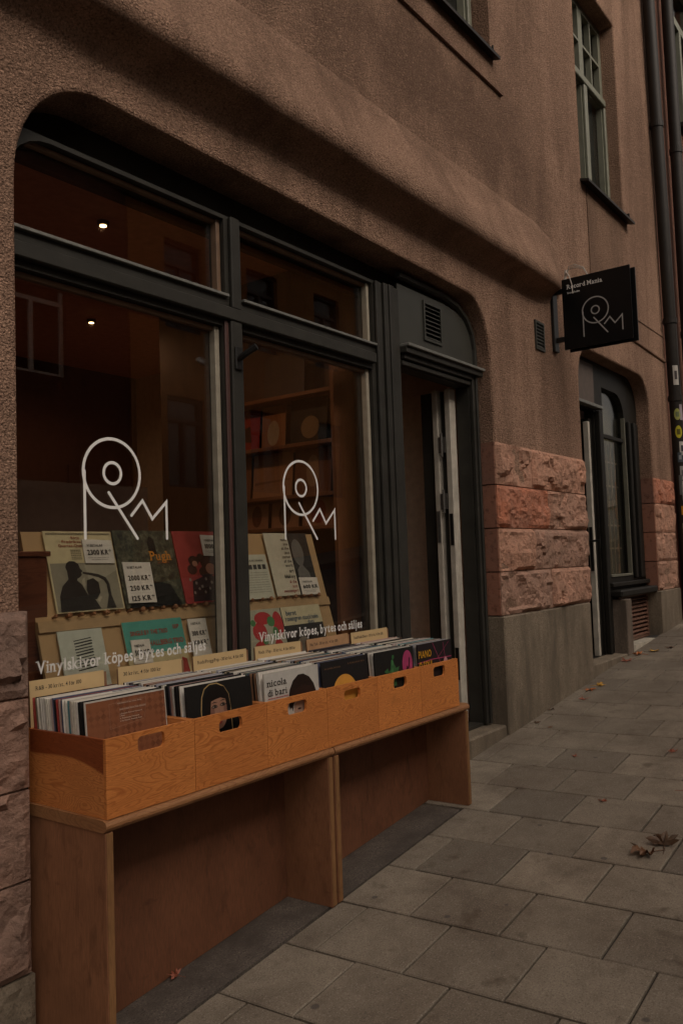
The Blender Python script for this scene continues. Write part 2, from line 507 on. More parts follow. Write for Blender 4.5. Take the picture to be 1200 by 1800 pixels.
M_shelf = simple('shelf wood', (.20, .08, .034), .55, .2, 8)

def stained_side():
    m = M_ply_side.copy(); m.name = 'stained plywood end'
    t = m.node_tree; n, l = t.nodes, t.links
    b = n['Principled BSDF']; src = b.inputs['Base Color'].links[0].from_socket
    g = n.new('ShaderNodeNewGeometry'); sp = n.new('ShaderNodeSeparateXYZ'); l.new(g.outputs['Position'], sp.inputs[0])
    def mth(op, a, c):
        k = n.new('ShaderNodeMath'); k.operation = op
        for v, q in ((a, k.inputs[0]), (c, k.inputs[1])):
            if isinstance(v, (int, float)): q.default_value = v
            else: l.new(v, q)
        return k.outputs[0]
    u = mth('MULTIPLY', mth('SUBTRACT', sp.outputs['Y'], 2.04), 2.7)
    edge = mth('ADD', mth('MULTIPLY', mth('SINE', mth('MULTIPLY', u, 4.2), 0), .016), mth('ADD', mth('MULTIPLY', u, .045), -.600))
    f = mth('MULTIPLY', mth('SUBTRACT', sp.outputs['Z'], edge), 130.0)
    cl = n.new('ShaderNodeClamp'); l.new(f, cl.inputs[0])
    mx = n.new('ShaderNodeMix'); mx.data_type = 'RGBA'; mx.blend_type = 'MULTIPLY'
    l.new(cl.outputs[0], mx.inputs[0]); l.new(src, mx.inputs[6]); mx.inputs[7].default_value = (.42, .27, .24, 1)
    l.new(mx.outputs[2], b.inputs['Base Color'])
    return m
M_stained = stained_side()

# ------------------------------------------------------------------ ground
SLX, SLY = .0985, -.015
def gz(x, y):
    return -1.322 + SLX * (x - 2.655) + SLY * (y - 2.033)
n_up = Vector((-SLX, -SLY, 1)).normalized()
ex = Vector((1, 0, SLX)).normalized()
ey = n_up.cross(ex).normalized()
G = Matrix((ex, ey, n_up)).transposed().to_4x4()
def gm(x, y, dz=0.0, rz=0.0):
    return Matrix.Translation((x, y, gz(x, y) + dz)) @ G @ Matrix.Rotation(rz, 4, 'Z')
def sheet(name, x0, x1, y0, y1, dz, mat, th=.12):
    bm = bmesh.new()
    t = [bm.verts.new((x, y, gz(x, y) + dz)) for x, y in ((x0, y0), (x1, y0), (x1, y1), (x0, y1))]
    b = [bm.verts.new((v.co.x, v.co.y, v.co.z - th)) for v in t]
    bm.faces.new(t); bm.faces.new(b[::-1])
    for i in range(4): bm.faces.new((t[i], b[i], b[(i+1) % 4], t[(i+1) % 4]))
    return tag(from_bm(bm, name, mat), kind='structure')
KERB = -1.05
pavement = sheet('pavement', -14, 40, KERB, 2.60, -.013, M_joint)
road = sheet('road', -60, 90, -6.2, KERB - .14, -.13, M_road, .3)
kerb = sheet('kerb', -14, 40, KERB - .14, KERB, 0.0, M_granite, .25)
far_pave = sheet('far_pavement', -60, 90, -8.2, -6.2, 0.0, M_slab, .25)

def slab_mesh(w, d):
    """w along x, d along y, top at z 0, worn edge"""
    bm = bmesh.new()
    e, c, h = .0038, .0040, .014
    lo = [bm.verts.new((x - .028 * y, y, -h)) for x, y in ((e, e), (w-e, e), (w-e, d-e), (e, d-e))]
    mi = [bm.verts.new((v.co.x, v.co.y, -c)) for v in lo]
    tp = [bm.verts.new((x - .028 * y, y, 0)) for x, y in ((e+c, e+c), (w-e-c, e+c), (w-e-c, d-e-c), (e+c, d-e-c))]
    bm.faces.new(tp)
    for A, B in ((lo, mi), (mi, tp)):
        for i in range(4): bm.faces.new((A[i], A[(i+1) % 4], B[(i+1) % 4], B[i]))
    me = bpy.data.meshes.new('slab'); bm.to_mesh(me); bm.free(); me.materials.append(M_slab)
    return me
PX, PY = .3365, .357
SLABS = {}
n_slab = 0
for k in range(-6, 28):
    xr = 2.675 + PX * (k - 1) + PX
    x0 = 2.675 + PX * k
    yoff = 1.385 if k % 2 == 0 else 1.207
    ytop = 2.052 if x0 < 3.66 else 2.366
    ys = []
    y = yoff - PY * 7
    while y < ytop - .01:
        ys.append(y); y += PY
    for y in ys:
        if y + PY < -0.55: continue
        d = min(PY, ytop - y)
        if d < .05: continue
        if x0 < 3.66 and d < PY and d < .12 and y < 1.9: continue
        key = round(d, 3)
        if key not in SLABS: SLABS[key] = slab_mesh(PX, d)
        xs = x0 - .028 * (y - 2.0)
        tilt = Matrix.Rotation(random.gauss(0, .0012), 4, 'X') @ Matrix.Rotation(random.gauss(0, .0012), 4, 'Y')
        mesh_obj('slab', SLABS[key], None, pavement, gm(xs, y, random.gauss(0, .0008)) @ tilt)
        n_slab += 1

strip = sheet('granite_strip', -2.0, 3.655, 2.055, 2.60, .002, M_strip, .15)

# ------------------------------------------------------------------ the building
WY = 2.37
b1 = thing('building', (4.5, 2.6, gz(4.5, 2.6)), 'brown pebbledash building with red stone piers and arched shopfront', 'building')
def arch(x0, x1, zb, zh0, zh1, rx0, rz0, rx1, rz1, n=10):
    """arched opening outline, counter-clockwise from bottom left"""
    out = [(x0, zb), (x1, zb)]
    p = 2.15
    for i in range(n + 1):
        a = R(90 * i / n)
        out.append((x1 - rx1 + rx1 * math.cos(a) ** (2/p), zh1 - rz1 + rz1 * math.sin(a) ** (2/p)))
    for i in range(n + 1):
        a = R(90 + 90 * i / n)
        out.append((x0 + rx0 - rx0 * abs(math.cos(a)) ** (2/p), zh0 - rz0 + rz0 * math.sin(a) ** (2/p)))
    return out
A1 = arch(1.508, 4.868, -2.2, 1.675, 1.635, .36, .42, .30, .42)
A2 = arch(6.40, 8.24, -2.1, 1.66, 1.66, .26, .32, .30, .32)
U1 = rect(3.84, 5.16, 3.19, 5.51)
U2 = rect(6.70, 7.775, 3.10, 4.97)
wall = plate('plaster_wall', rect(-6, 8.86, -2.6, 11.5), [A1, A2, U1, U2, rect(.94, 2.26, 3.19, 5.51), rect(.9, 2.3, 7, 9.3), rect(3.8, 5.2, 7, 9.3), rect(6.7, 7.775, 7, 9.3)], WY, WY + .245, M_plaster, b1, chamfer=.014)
# body behind the facade so that no light leaks into the shop
box('rear_wall', -6, 8.86, 6.2, 6.4, -2.6, 11.5, M_plaster_dk, b1)
box('roof', -6.1, 8.9, 2.2, 6.5, 11.5, 11.7, M_pipe, b1)

# cornice over the shopfront (a swelling hood of plaster), fading out at its right end
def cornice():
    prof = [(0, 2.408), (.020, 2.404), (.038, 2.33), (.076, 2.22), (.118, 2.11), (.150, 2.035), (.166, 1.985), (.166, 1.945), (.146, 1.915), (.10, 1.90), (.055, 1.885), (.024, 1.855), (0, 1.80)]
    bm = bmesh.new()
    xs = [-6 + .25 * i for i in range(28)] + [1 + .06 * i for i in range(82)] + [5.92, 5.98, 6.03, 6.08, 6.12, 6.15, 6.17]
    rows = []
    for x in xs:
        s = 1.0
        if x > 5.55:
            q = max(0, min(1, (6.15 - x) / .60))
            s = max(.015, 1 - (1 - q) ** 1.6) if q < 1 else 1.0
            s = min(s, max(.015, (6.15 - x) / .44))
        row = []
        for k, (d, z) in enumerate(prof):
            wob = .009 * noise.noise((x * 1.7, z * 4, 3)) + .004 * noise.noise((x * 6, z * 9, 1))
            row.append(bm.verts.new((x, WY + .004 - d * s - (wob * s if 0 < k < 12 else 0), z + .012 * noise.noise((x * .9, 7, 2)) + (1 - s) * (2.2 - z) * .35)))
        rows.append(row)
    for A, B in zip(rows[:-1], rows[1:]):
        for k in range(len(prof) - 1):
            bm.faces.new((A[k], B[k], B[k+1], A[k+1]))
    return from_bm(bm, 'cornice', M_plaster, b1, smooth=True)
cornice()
# string course over the side entrance, and its upper fillet
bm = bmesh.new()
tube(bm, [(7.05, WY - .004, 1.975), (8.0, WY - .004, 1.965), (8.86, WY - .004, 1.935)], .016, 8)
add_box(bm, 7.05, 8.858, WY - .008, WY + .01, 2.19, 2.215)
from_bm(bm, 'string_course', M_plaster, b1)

# rock-faced stones
def rock(name, x0, x1, z0, z1, yf, depth, amp, mat, parent, seed, facet=True):
    bm = bmesh.new()
    w, h = x1 - x0, z1 - z0
    nx, nz = max(8, int(w / .022)), max(7, int(h / .022))
    g = []
    for j in range(nz + 1):
        row = []
        for i in range(nx + 1):
            x, z = x0 + w * i / nx, z0 + h * j / nz
            e = min(x - x0, x1 - x, z - z0, z1 - z)
            m = min(1, e / .020)
            p = Vector((x * 2.6 + seed * 7.3, seed * 3.1, z * 3.4))
            wp = p + .35 * noise.noise_vector(p * 1.7)
            q = .45 + .35 * noise.fractal(p * .8, 1.0, 2.0, 3)
            for sc, am in ((1.15, .62), (2.7, .30), (6.0, .13)):     # split facets: a tilted plane per cell
                pt = noise.voronoi(wp * sc)[1][0]
                hv = noise.cell_vector(pt * 5.3 + Vector((.37, .11, .71)))
                dl = wp * sc - pt
                q += am * ((hv.x - .5) * 1.1 + (hv.y - .5) * dl.x * 1.6 + (hv.z - .62) * dl.z * 1.6)
            q -= .45 * max(0, .35 - (z - z0) / h + .35 * noise.noise(p * 1.2 + Vector((3, 3, 3))))
            q = max(-.3, min(1.2, q))
            row.append(bm.verts.new((x + (random.uniform(-.003, .003) if m == 1 else 0), yf - amp * q * m, z + (random.uniform(-.003, .003) if m == 1 else 0))))
        g.append(row)
    for j in range(nz):
        for i in range(nx):
            a, b, c, d = g[j][i], g[j][i+1], g[j+1][i+1], g[j+1][i]
            if (i + j) % 2: bm.faces.new((a, b, c)); bm.faces.new((a, c, d))
            else: bm.faces.new((a, b, d)); bm.faces.new((b, c, d))
    rim = [g[0][i] for i in range(nx + 1)] + [g[j][nx] for j in range(1, nz + 1)] + [g[nz][i] for i in range(nx - 1, -1, -1)] + [g[j][0] for j in range(nz - 1, 0, -1)]
    back = [bm.verts.new((v.co.x, yf + depth, v.co.z)) for v in rim]
    n = len(rim)
    for i in range(n): bm.faces.new((rim[i], rim[(i+1) % n], back[(i+1) % n], back[i]))
    bm.faces.new(back)
    bmesh.ops.recalc_face_normals(bm, faces=bm.faces[:])
    me = bpy.data.meshes.new(name); bm.to_mesh(me); bm.free()
    me.materials.append(mat)
    return mesh_obj(name, me, None, parent)
zc = [-.375, -.098, .180, .457, .733]
J = .004
splits = {3: [4.975, 5.40, 6.385], 2: [4.968, 5.655, 6.385], 1: [4.96, 5.385, 6.385], 0: [4.96, 5.655, 6.385]}
splits = {3: [4.848, 5.40, 6.39], 2: [4.848, 5.655, 6.39], 1: [4.848, 5.385, 6.39], 0: [4.848, 5.655, 6.39]}
sd_ = 1
for k in range(4):
    xs = splits[k]
    for a, b in zip(xs[:-1], xs[1:]):
        # dressed quoin face towards the shop doorway is the flat side of the first block
        rock('stone', a + (J if a > 4.9 else 0), b - J, zc[k] + J, zc[k+1] - J, WY - .006, .12 if a < 4.9 else .05, .042, M_sand_red if (k == 2 and a < 4.9) else M_sand, wall, sd_)
        sd_ += 1
    box('stone', 4.842, 4.866, WY + .001, WY + .112, zc[k] + J, zc[k+1] - J, M_sand_smooth, wall)
    rock('stone', 8.215, 8.86, zc[k] + J, zc[k+1] - J - (.03 if k == 3 else 0), WY - .006, .05, .035, M_sand_red if k == 3 else M_sand, wall, 40 + k)
    box('stone', 8.206, 8.228, WY + .001, WY + .112, zc[k] + J, zc[k+1] - J - (.03 if k == 3 else 0), M_sand_smooth, wall)
zl = [-1.86, -1.215, -.937, -.662, -.385, -.115]
for k in range(5):
    rock('stone', .80 if k % 2 else .55, 1.522 + (.012 if k == 0 else 0), zl[k] + J, zl[k+1] - J, WY - .012, .13, .034 if k else .03, M_granite if k == 0 else M_sand_left, wall, 60 + k)
    rock('stone', -.2, (.80 if k % 2 else .55) - J, zl[k] + J, zl[k+1] - J, WY - .012, .13, .05, M_granite if k == 0 else M_sand_left, wall, 70 + k)
# granite plinths
def plinth(x0, x1, y0, y1, zt):
    bm = bmesh.new()
    add_box(bm, x0, x1, y0, y1, -1.9, zt, .008)
    return from_bm(bm, 'plinth', M_granite, b1)
plinth(4.842, 6.345, WY - .022, WY + .25, -.378)
plinth(8.19, 8.86, WY - .03, WY + .18, -.38)
# small wall vent beside the shop arch
bm = bmesh.new()
add_plate(bm, rect(5.575, 5.735, 1.465, 1.675), [rect(5.592, 5.718, 1.482, 1.658)], WY - .012, WY + .002)
for i in range(7):
    z = 1.486 + i * .0248
    v = [bm.verts.new(p) for p in ((5.592, WY - .012, z), (5.718, WY - .012, z), (5.718, WY - .001, z + .016), (5.592, WY - .001, z + .016))]
    bm.faces.new(v)
vent = from_bm(bm, 'vent_grille', M_panel, b1)
box('recess', 5.592, 5.718, WY - .0015, WY + .001, 1.482, 1.658, M_iron, vent)

# ---- the shopfront frame
FY = 2.48
SF = offset_loop(A1, .05)
SF = [(x, min(max(z, -1.06), 1.512)) for x, z in SF]
SF = [p for i, p in enumerate(SF) if i == 0 or (abs(p[0] - SF[i-1][0]) + abs(p[1] - SF[i-1][1])) > 1e-4]
paneLU = rrect(1.545, 2.565, 1.150, 1.495, .17, 6, (0, 0, 0, 1))
paneLL = rect(1.545, 2.545, -.50, 1.022)
paneRU = rect(2.665, 3.690, 1.150, 1.495)
paneRL = rect(2.665, 3.665, -.50, 1.022)
DO = rect(3.945, 4.745, -1.03, 1.085)
front = plate('shopfront_frame', SF, [paneLU, paneLL, paneRU, paneRL, DO], FY, FY + .09, M_frame, b1)
HB = [(x, max(z, 1.45)) for x, z in offset_loop(A1, .06)]
HB = [p for i, p in enumerate(HB) if i == 0 or (abs(p[0] - HB[i-1][0]) + abs(p[1] - HB[i-1][1])) > 1e-4]
plate('head_board', [(x, z) for x, z in HB], [], FY + .095, FY + .13, M_frame, front)
# mouldings on it
box('transom', 1.50, 3.672, FY - .030, FY - .001, 1.048, 1.102, M_frame, front, .004)
box('mullion', 2.572, 2.640, FY - .026, FY - .001, -1.04, 1.046, M_frame, front, .004)
box('mullion', 2.588, 2.642, FY - .022, FY - .001, 1.104, 1.508, M_frame, front, .004)
box('mullion_strip', 2.548, 2.570, FY - .012, FY - .001, -1.04, 1.046, simple('oxide red paint', (.075, .036, .030), .5), front, .003)
bm = bmesh.new()
for a, b, d in ((3.700, 3.752, .022), (3.760, 3.800, .034), (3.806, 3.852, .040), (3.860, 3.912, .028)):
    add_box(bm, a, b, FY - d, FY - .001, -1.04, 1.508, .005)
from_bm(bm, 'door_post', M_frame, front)
bm = bmesh.new()
for a, b, d in ((4.752, 4.778, .030), (4.784, 4.806, .040), (4.812, 4.842, .022)):
    add_box(bm, a, b, FY - d, FY - .001, -1.04, 1.18, .005)
add_box(bm, 3.945, 4.745, FY - .020, FY - .001, 1.088, 1.115, .004)
add_box(bm, 3.945, 4.745, FY - .034, FY - .001, 1.122, 1.150, .004)
from_bm(bm, 'door_moulding', M_frame, front)
bm = bmesh.new()
add_box(bm, 3.93, 4.848, FY - .075, FY - .001, 1.186, 1.204, .003)
from_bm(bm, 'door_head_ledge', M_galv, front)
box('door_head_board', 3.93, 4.846, FY - .058, FY - .001, 1.152, 1.185, M_frame, front, .003)
fan = plate('fanlight_panel', [(3.925, 1.21), (4.80, 1.21), (4.80, 1.33), (4.77, 1.42), (4.70, 1.50), (4.60, 1.535), (4.45, 1.55), (3.925, 1.55)], [rect(4.205, 4.395, 1.288, 1.505)], FY - .012, FY - .002, M_panel, front)
# curved moulding round the fanlight
cm = [(4.815, 1.21), (4.815, 1.33), (4.79, 1.43), (4.72, 1.515), (4.61, 1.572), (4.45, 1.597), (3.93, 1.60)]
bm = bmesh.new()
tube(bm, [(x, FY - .014, z) for x, z in cm], .020, 6)
from_bm(bm, 'fanlight_moulding', M_frame, front)
bm = bmesh.new()
add_plate(bm, rect(4.195, 4.405, 1.278, 1.515), [rect(4.210, 4.390, 1.293, 1.500)], FY - .022, FY - .004)
for i in range(8):
    z = 1.296 + i * .0258
    v = [bm.verts.new(p) for p in ((4.21, FY - .021, z), (4.39, FY - .021, z), (4.39, FY - .006, z + .017), (4.21, FY - .006, z + .017))]
    bm.faces.new(v)
from_bm(bm, 'fanlight_vent', M_panel, front)
box('fanlight_vent_back', 4.20, 4.40, FY - .0008, FY + .002, 1.28, 1.51, M_iron, front)
# spot holder on the mullion
bm = bmesh.new()
add_box(bm, 2.585, 2.628, FY - .036, FY - .027, .835, .935, .003)
tube(bm, [(2.606, FY - .036, .885), (2.606, FY - .075, .900), (2.622, FY - .12, .925)], [.014, .014, .016], 8)
from_bm(bm, 'flag_holder', M_iron, front)
# glazing beads: pale putty rebates seen inside each opening
def beads(x0, x1, z0, z1, y, w, mats, ledge=True):
    bm = bmesh.new()
    add_box(bm, x1 - w, x1, y - .030, y + .004, z0, z1, .002)
    from_bm(bm, 'glazing_bead', mats[0], front)
    bm = bmesh.new()
    add_box(bm, x0, x1 - w - .001, y - .022, y + .004, z1 - w * .7, z1, .002)
    from_bm(bm, 'glazing_bead', mats[1], front)
    bm = bmesh.new()
    add_box(bm, x0, x0 + w * .7, y - .022, y + .004, z0, z1 - w * .7 - .001, .002)
    from_bm(bm, 'glazing_bead', mats[1], front)
    if ledge:
        bm = bmesh.new()
        add_box(bm, x0 - .004, x1 + .012, FY - .018, y + .006, z0 - .004, z0 + .009, .002)
        from_bm(bm, 'glazing_sill', M_galv, front)
GY = 2.53
beads(1.548, 2.562, 1.153, 1.492, GY, .022, (M_beadw, M_beadw))
beads(2.668, 3.687, 1.153, 1.492, GY, .022, (M_bead, M_beadw))
beads(1.548, 2.542, -.497, 1.019, GY, .026, (M_bead, M_beadw), False)
beads(2.668, 3.662, -.497, 1.019, GY, .026, (M_bead, M_beadw), False)
# panes (parts of the building, with their lettering)
def pane(x0, x1, z0, z1, loop=None):
    return plate('window_pane', loop or rect(x0, x1, z0, z1), [], GY, GY + .006, M_glass, b1)
p_lu = pane(0, 0, 0, 0, rrect(1.549, 2.561, 1.154, 1.491, .17, 6, (0, 0, 0, 1)))
p_ru = pane(2.669, 3.686, 1.154, 1.491)
p_ll = pane(1.549, 2.541, -.496, 1.018)
p_rl = pane(2.669, 3.661, -.496, 1.018)
def logo(bm, ox, oz, k, w, fn, d):
    q = lambda x, z: (ox + (x - 1.868) * k, oz + (z - .114) * k)
    cc = q(1.992, .3565)
    add_stroke(bm, circle(cc[0], cc[1], .1285 * k, n=56), w, fn, d, closed=True)
    add_stroke(bm, circle(cc[0], cc[1], .0395 * k, n=32), w, fn, d + .0002, closed=True)
    add_stroke(bm, [q(1.868, .114), q(1.868, .357)], w, fn, d + .0003)
    add_stroke(bm, [q(1.974, .283), q(2.104, .114)], w, fn, d + .0004)
    add_stroke(bm, [q(2.077, .201), q(2.131, .259), q(2.178, .190), q(2.251, .258), q(2.251, .114)], w, fn, d + .0005)
for pn, ox in ((p_ll, 1.868), (p_rl, 2.971)):
    bm = bmesh.new()
    logo(bm, ox, .116, 1.0, .0115, lambda a, b, d: (a, GY - .0015 - d, b), 0)
    from_bm(bm, 'logo', M_vinyl, pn)
for pn, x0, x1 in ((p_ll, 1.666, 2.446), (p_rl, 2.772, 3.557)):
    bm = bmesh.new()
    add_text(bm, 'Vinylskivor köpes, bytes och säljes', x0, -.341, .041, lambda a, b, d: (a, GY - .0015 - d, b), 0, width=x1 - x0, serif=True, bold=.022)
    from_bm(bm, 'lettering', M_vinyl_dim, pn)
# wall below the shop windows, and the doorstep
box('window_breast', 1.45, 3.94, FY + .092, FY + .16, -1.9, -.50, M_frame, b1)
box('window_base', 1.45, 3.94, FY + .005, FY + .085, -1.9, -1.062, M_granite, b1)
box('doorstep', 3.70, 4.840, 2.362, 2.95, -1.75, -1.048, M_granite, b1, .010)

# ---- open shop door, folded back along the right jamb
d1 = thing('x', (0, 0, 0), '', '') if False else None
leafA = box('shop_door', 4.66, 4.735, 2.572, 2.612, -1.03, 1.078, M_white, b1, .004)
bm = bmesh.new(); add_box(bm, 4.655, 4.735, 2.662, 2.70, -1.03, 1.078, .004)
leafB = from_bm(bm, 'inner_shop_door', M_white, b1)
# the leaves themselves run back into the shop
box('leaf_face', 4.70, 4.736, 2.614, 2.660, -1.03, 1.07, M_frame, leafA)
box('leaf_face', 4.69, 4.736, 2.702, 2.80, -1.03, 1.07, M_frame, leafB)
for z in (.72, .36):
    bm = bmesh.new()
    tube(bm, [(4.652, 2.637, z - .075), (4.652, 2.637, z + .075)], .008, 8)
    add_box(bm, 4.652, 4.6565, 2.612, 2.662, z - .05, z + .05)
    from_bm(bm, 'hinge', M_steel, leafA)
for lf, y0, y1, z, m in ((leafA, 2.580, 2.604, .18, M_iron), (leafA, 2.580, 2.604, -.66, M_iron), (leafB, 2.670, 2.694, .20, M_steel), (leafB, 2.670, 2.694, -.62, M_steel)):
    x = 4.66 if lf is leafA else 4.655
    box('lock_plate', x - .003, x + .001, y0, y1, z - .10, z + .10, m, lf)

# ---- upper windows
def upper_window(x0, x1, z0, z1, yf, sill_x0, sill_x1, surround=None, ydeep=.10):
    if surround:
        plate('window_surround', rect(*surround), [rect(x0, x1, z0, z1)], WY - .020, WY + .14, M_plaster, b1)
    mx = (x0 + x1) / 2
    zt = z0 + (z1 - z0) * .60
    holes = []
    for a, b in ((x0 + .07, mx - .05), (mx + .05, x1 - .07)):
        holes.append(rect(a, b, z0 + .07, zt - .04))
        n = 2
        for i in range(n):
            for j in range(2):
                aa = a + (b - a) * i / n; bb = a + (b - a) * (i + 1) / n
                c0 = zt + .05 + (z1 - .06 - zt - .05) * j / 2; c1 = zt + .05 + (z1 - .06 - zt - .05) * (j + 1) / 2
                holes.append(rect(aa + (.012 if i else 0), bb - (.012 if i < n-1 else 0), c0 + (.012 if j else 0), c1 - (.012 if j < 1 else 0)))
    w = plate('upper_window', rect(x0 - .03, x1 + .03, z0 - .02, z1 + .03), holes, yf, yf + .05, M_sash, b1)
    box('transom', x0 + .03, x1 - .03, yf - .035, yf - .001, zt - .035, zt + .03, M_sash, w, .006)
    box('mullion', mx - .035, mx + .035, yf - .028, yf - .001, z0 + .03, zt - .037, M_sash, w, .006)
    box('sash_edge', x1 - .05, x1 - .004, yf - .025, yf - .001, z0 + .03, zt - .037, M_sash, w, .005)
    box('pane', x0 + .02, x1 - .02, yf + .052, yf + .056, z0, z1, M_glass2, w)
    bm = bmesh.new()
    v = [bm.verts.new(p) for p in ((sill_x0, WY - .075, z0 - .045), (sill_x1, WY - .075, z0 - .045), (sill_x1, yf, z0 + .012), (sill_x0, yf, z0 + .012),
                                   (sill_x0, WY - .075, z0 - .066), (sill_x1, WY - .075, z0 - .066), (sill_x1, yf, z0 - .01), (sill_x0, yf, z0 - .01))]
    for q in ((0,1,2,3), (7,6,5,4), (0,4,5,1), (1,5,6,2), (2,6,7,3), (3,7,4,0)): bm.faces.new([v[i] for i in q])
    add_box(bm, sill_x1 - .012, sill_x1, WY - .03, yf, z0 - .02, z0 + .05)
    from_bm(bm, 'sill', M_pipe, w)
    box('curtain', x0, x1, yf + .25, yf + .26, z0, z1, simple('dim net curtain', (.12, .10, .08), .8), w)
    return w
upper_window(3.98, 5.02, 3.385, 5.35, WY + .125, 3.90, 5.06, (3.80, 5.20, 3.15, 5.55))
upper_window(6.70, 7.775, 3.12, 4.97, WY + .135, 6.66, 7.86)
upper_window(1.06, 2.12, 3.385, 5.35, WY + .125, 1.0, 2.2, (.9, 2.3, 3.15, 5.55))
for x0, x1 in ((.9, 2.3), (3.8, 5.2), (6.7, 7.775)):
    upper_window(x0, x1, 7.0, 9.3, WY + .125, x0 - .03, x1 + .04)
box('rooms_above', -6, 8.86, 3.2, 3.22, 2.2, 11.4, M_iron, b1)
# soot-stained apron below the second window
box('window_apron', 6.79, 7.66, WY - .006, WY + .004, 2.30, 3.07, M_plaster_dk, b1)

M_frame2 = simple('near black joinery paint', (.016, .0145, .012), .5, .2, 8, .2, 40, spec=.22)
# ---- side entrance under the second arch
SY = 2.50
E2 = offset_loop(A2, .04); E2 = [(x, max(z, -.95)) for x, z in E2]
entr = plate('side_entrance', E2, [rect(6.44, 7.05, -.86, 1.225), rrect(7.28, 7.86, -.20, 1.46, .22, 5, (0, 0, 1, 0))], SY, SY + .08, M_frame2, b1)
box('door_ledge', 6.42, 7.14, SY - .06, SY - .001, 1.235, 1.262, M_galv, entr, .003)
box('door_header', 6.40, 7.06, SY - .012, SY - .001, 1.264, 1.62, simple('brown grey panel', (.10, .075, .062), .6), entr)
bm = bmesh.new()
for a, b, d in ((7.07, 7.12, .045), (7.15, 7.20, .03), (7.90, 7.96, .03), (8.0, 8.06, .045), (8.1, 8.17, .03)):
    add_box(bm, a, b, SY - d, SY - .001, -.86 if a < 7.5 else -.24, 1.22, .006)
from_bm(bm, 'mouldings', M_frame2, entr)
bm = bmesh.new()
add_box(bm, 7.845, 7.862, SY - .006, SY + .03, -.20, 1.25, .002)
add_box(bm, 7.28, 7.844, SY - .012, SY + .03, -.215, -.195, .002)
from_bm(bm, 'glazing_bead', simple('dull green bead', (.15, .145, .11), .6), entr)
bm = bmesh.new()
add_box(bm, 7.28, 7.85, SY + .01, SY + .04, 1.02, 1.05)
from_bm(bm, 'glazing_bar', M_frame2, entr)
plate('pane', rrect(7.285, 7.855, -.19, 1.455, .22, 5, (0, 0, 1, 0)), [], SY + .045, SY + .050, M_glass2, entr)
# leaded lattice inside the pane
bm = bmesh.new()
for i in range(5):
    x = 7.34 + i * .105
    add_box(bm, x, x + .012, SY + .075, SY + .085, -.19, 1.02)
for z in (.60, .24, -.02 + .05, ):
    add_box(bm, 7.28, 7.86, SY + .086, SY + .092, z, z + .014)
add_box(bm, 7.28, 7.86, SY + .086, SY + .092, .82, .834)
from_bm(bm, 'lattice', simple('tan lattice', (.34, .27, .18), .7), entr)
box('blind', 7.22, 7.92, SY + .12, SY + .13, -.25, 1.5, simple('greenish brown blind', (.15, .135, .085), .8), entr)
bm = bmesh.new()
add_box(bm, 7.16, 8.20, SY - .06, SY - .001, -.30, -.262, .006)
add_box(bm, 7.16, 8.20, SY - .13, SY - .001, -.385, -.325, .012)
from_bm(bm, 'sill', M_frame2, entr)
bm = bmesh.new(); add_box(bm, 6.935, 6.975, SY + .01, SY + .055, -.86, 1.12, .003)
edoor = from_bm(bm, 'entrance_door', M_white, b1)
box('leaf_face', 6.977, 7.04, SY + .02, SY + .50, -.86, 1.15, M_frame2, edoor)
bm = bmesh.new()
tube(bm, [(6.93, SY + .03, .10), (6.90, SY + .03, .10), (6.89, SY - .06, .105)], .009, 8)
add_box(bm, 6.928, 6.934, SY + .018, SY + .044, -.15, .22)
from_bm(bm, 'door_handle', M_iron, edoor)
box('entrance_lobby', 6.40, 7.20, SY + .9, SY + .92, -.9, 1.7, M_iron, b1)
box('doorstep', 6.348, 7.20, 2.362, 2.95, -1.5, -.862, M_granite, b1, .008)
bm = bmesh.new(); add_box(bm, 7.205, 7.345, 2.355, 2.52, -1.5, -.405, .006)
from_bm(bm, 'granite_post', granite_mat('brown granite', (.20, .155, .12)), b1)
louv = plate('louvre_frame', rect(7.36, 8.19, -.80, -.387), [rect(7.40, 8.15, -.77, -.41)], SY - .03, SY + .02, simple('brown louvre paint', (.13, .065, .042), .6), b1)
lm = simple('louvre slat paint', (.16, .078, .05), .6)
sl = bmesh.new()
v = [sl.verts.new(p) for p in ((7.40, -.022, -.010), (8.15, -.022, -.010), (8.15, .018, .012), (7.40, .018, .012), (7.40, -.022, -.016), (8.15, -.022, -.016), (8.15, .018, .006), (7.40, .018, .006))]
for q in ((0,1,2,3), (7,6,5,4), (0,4,5,1), (1,5,6,2), (2,6,7,3), (3,7,4,0)): sl.faces.new([v[i] for i in q])
sme = bpy.data.meshes.new('slat'); sl.to_mesh(sme); sl.free(); sme.materials.append(lm)
for i in range(10):
    mesh_obj('slat', sme, None, louv, Matrix.Translation((0, SY - .012, -.755 + i * .037)))
box('louvre_back', 7.36, 8.19, SY + .03, SY + .05, -1.3, -.387, M_iron, b1)
box('entrance_ground', 7.35, 8.19, 2.36, SY + .03, -1.4, gz(7.8, 2.4) + .012, simple('pale broken concrete', (.42, .38, .31), .9, .35, 18, .8, 25), b1)

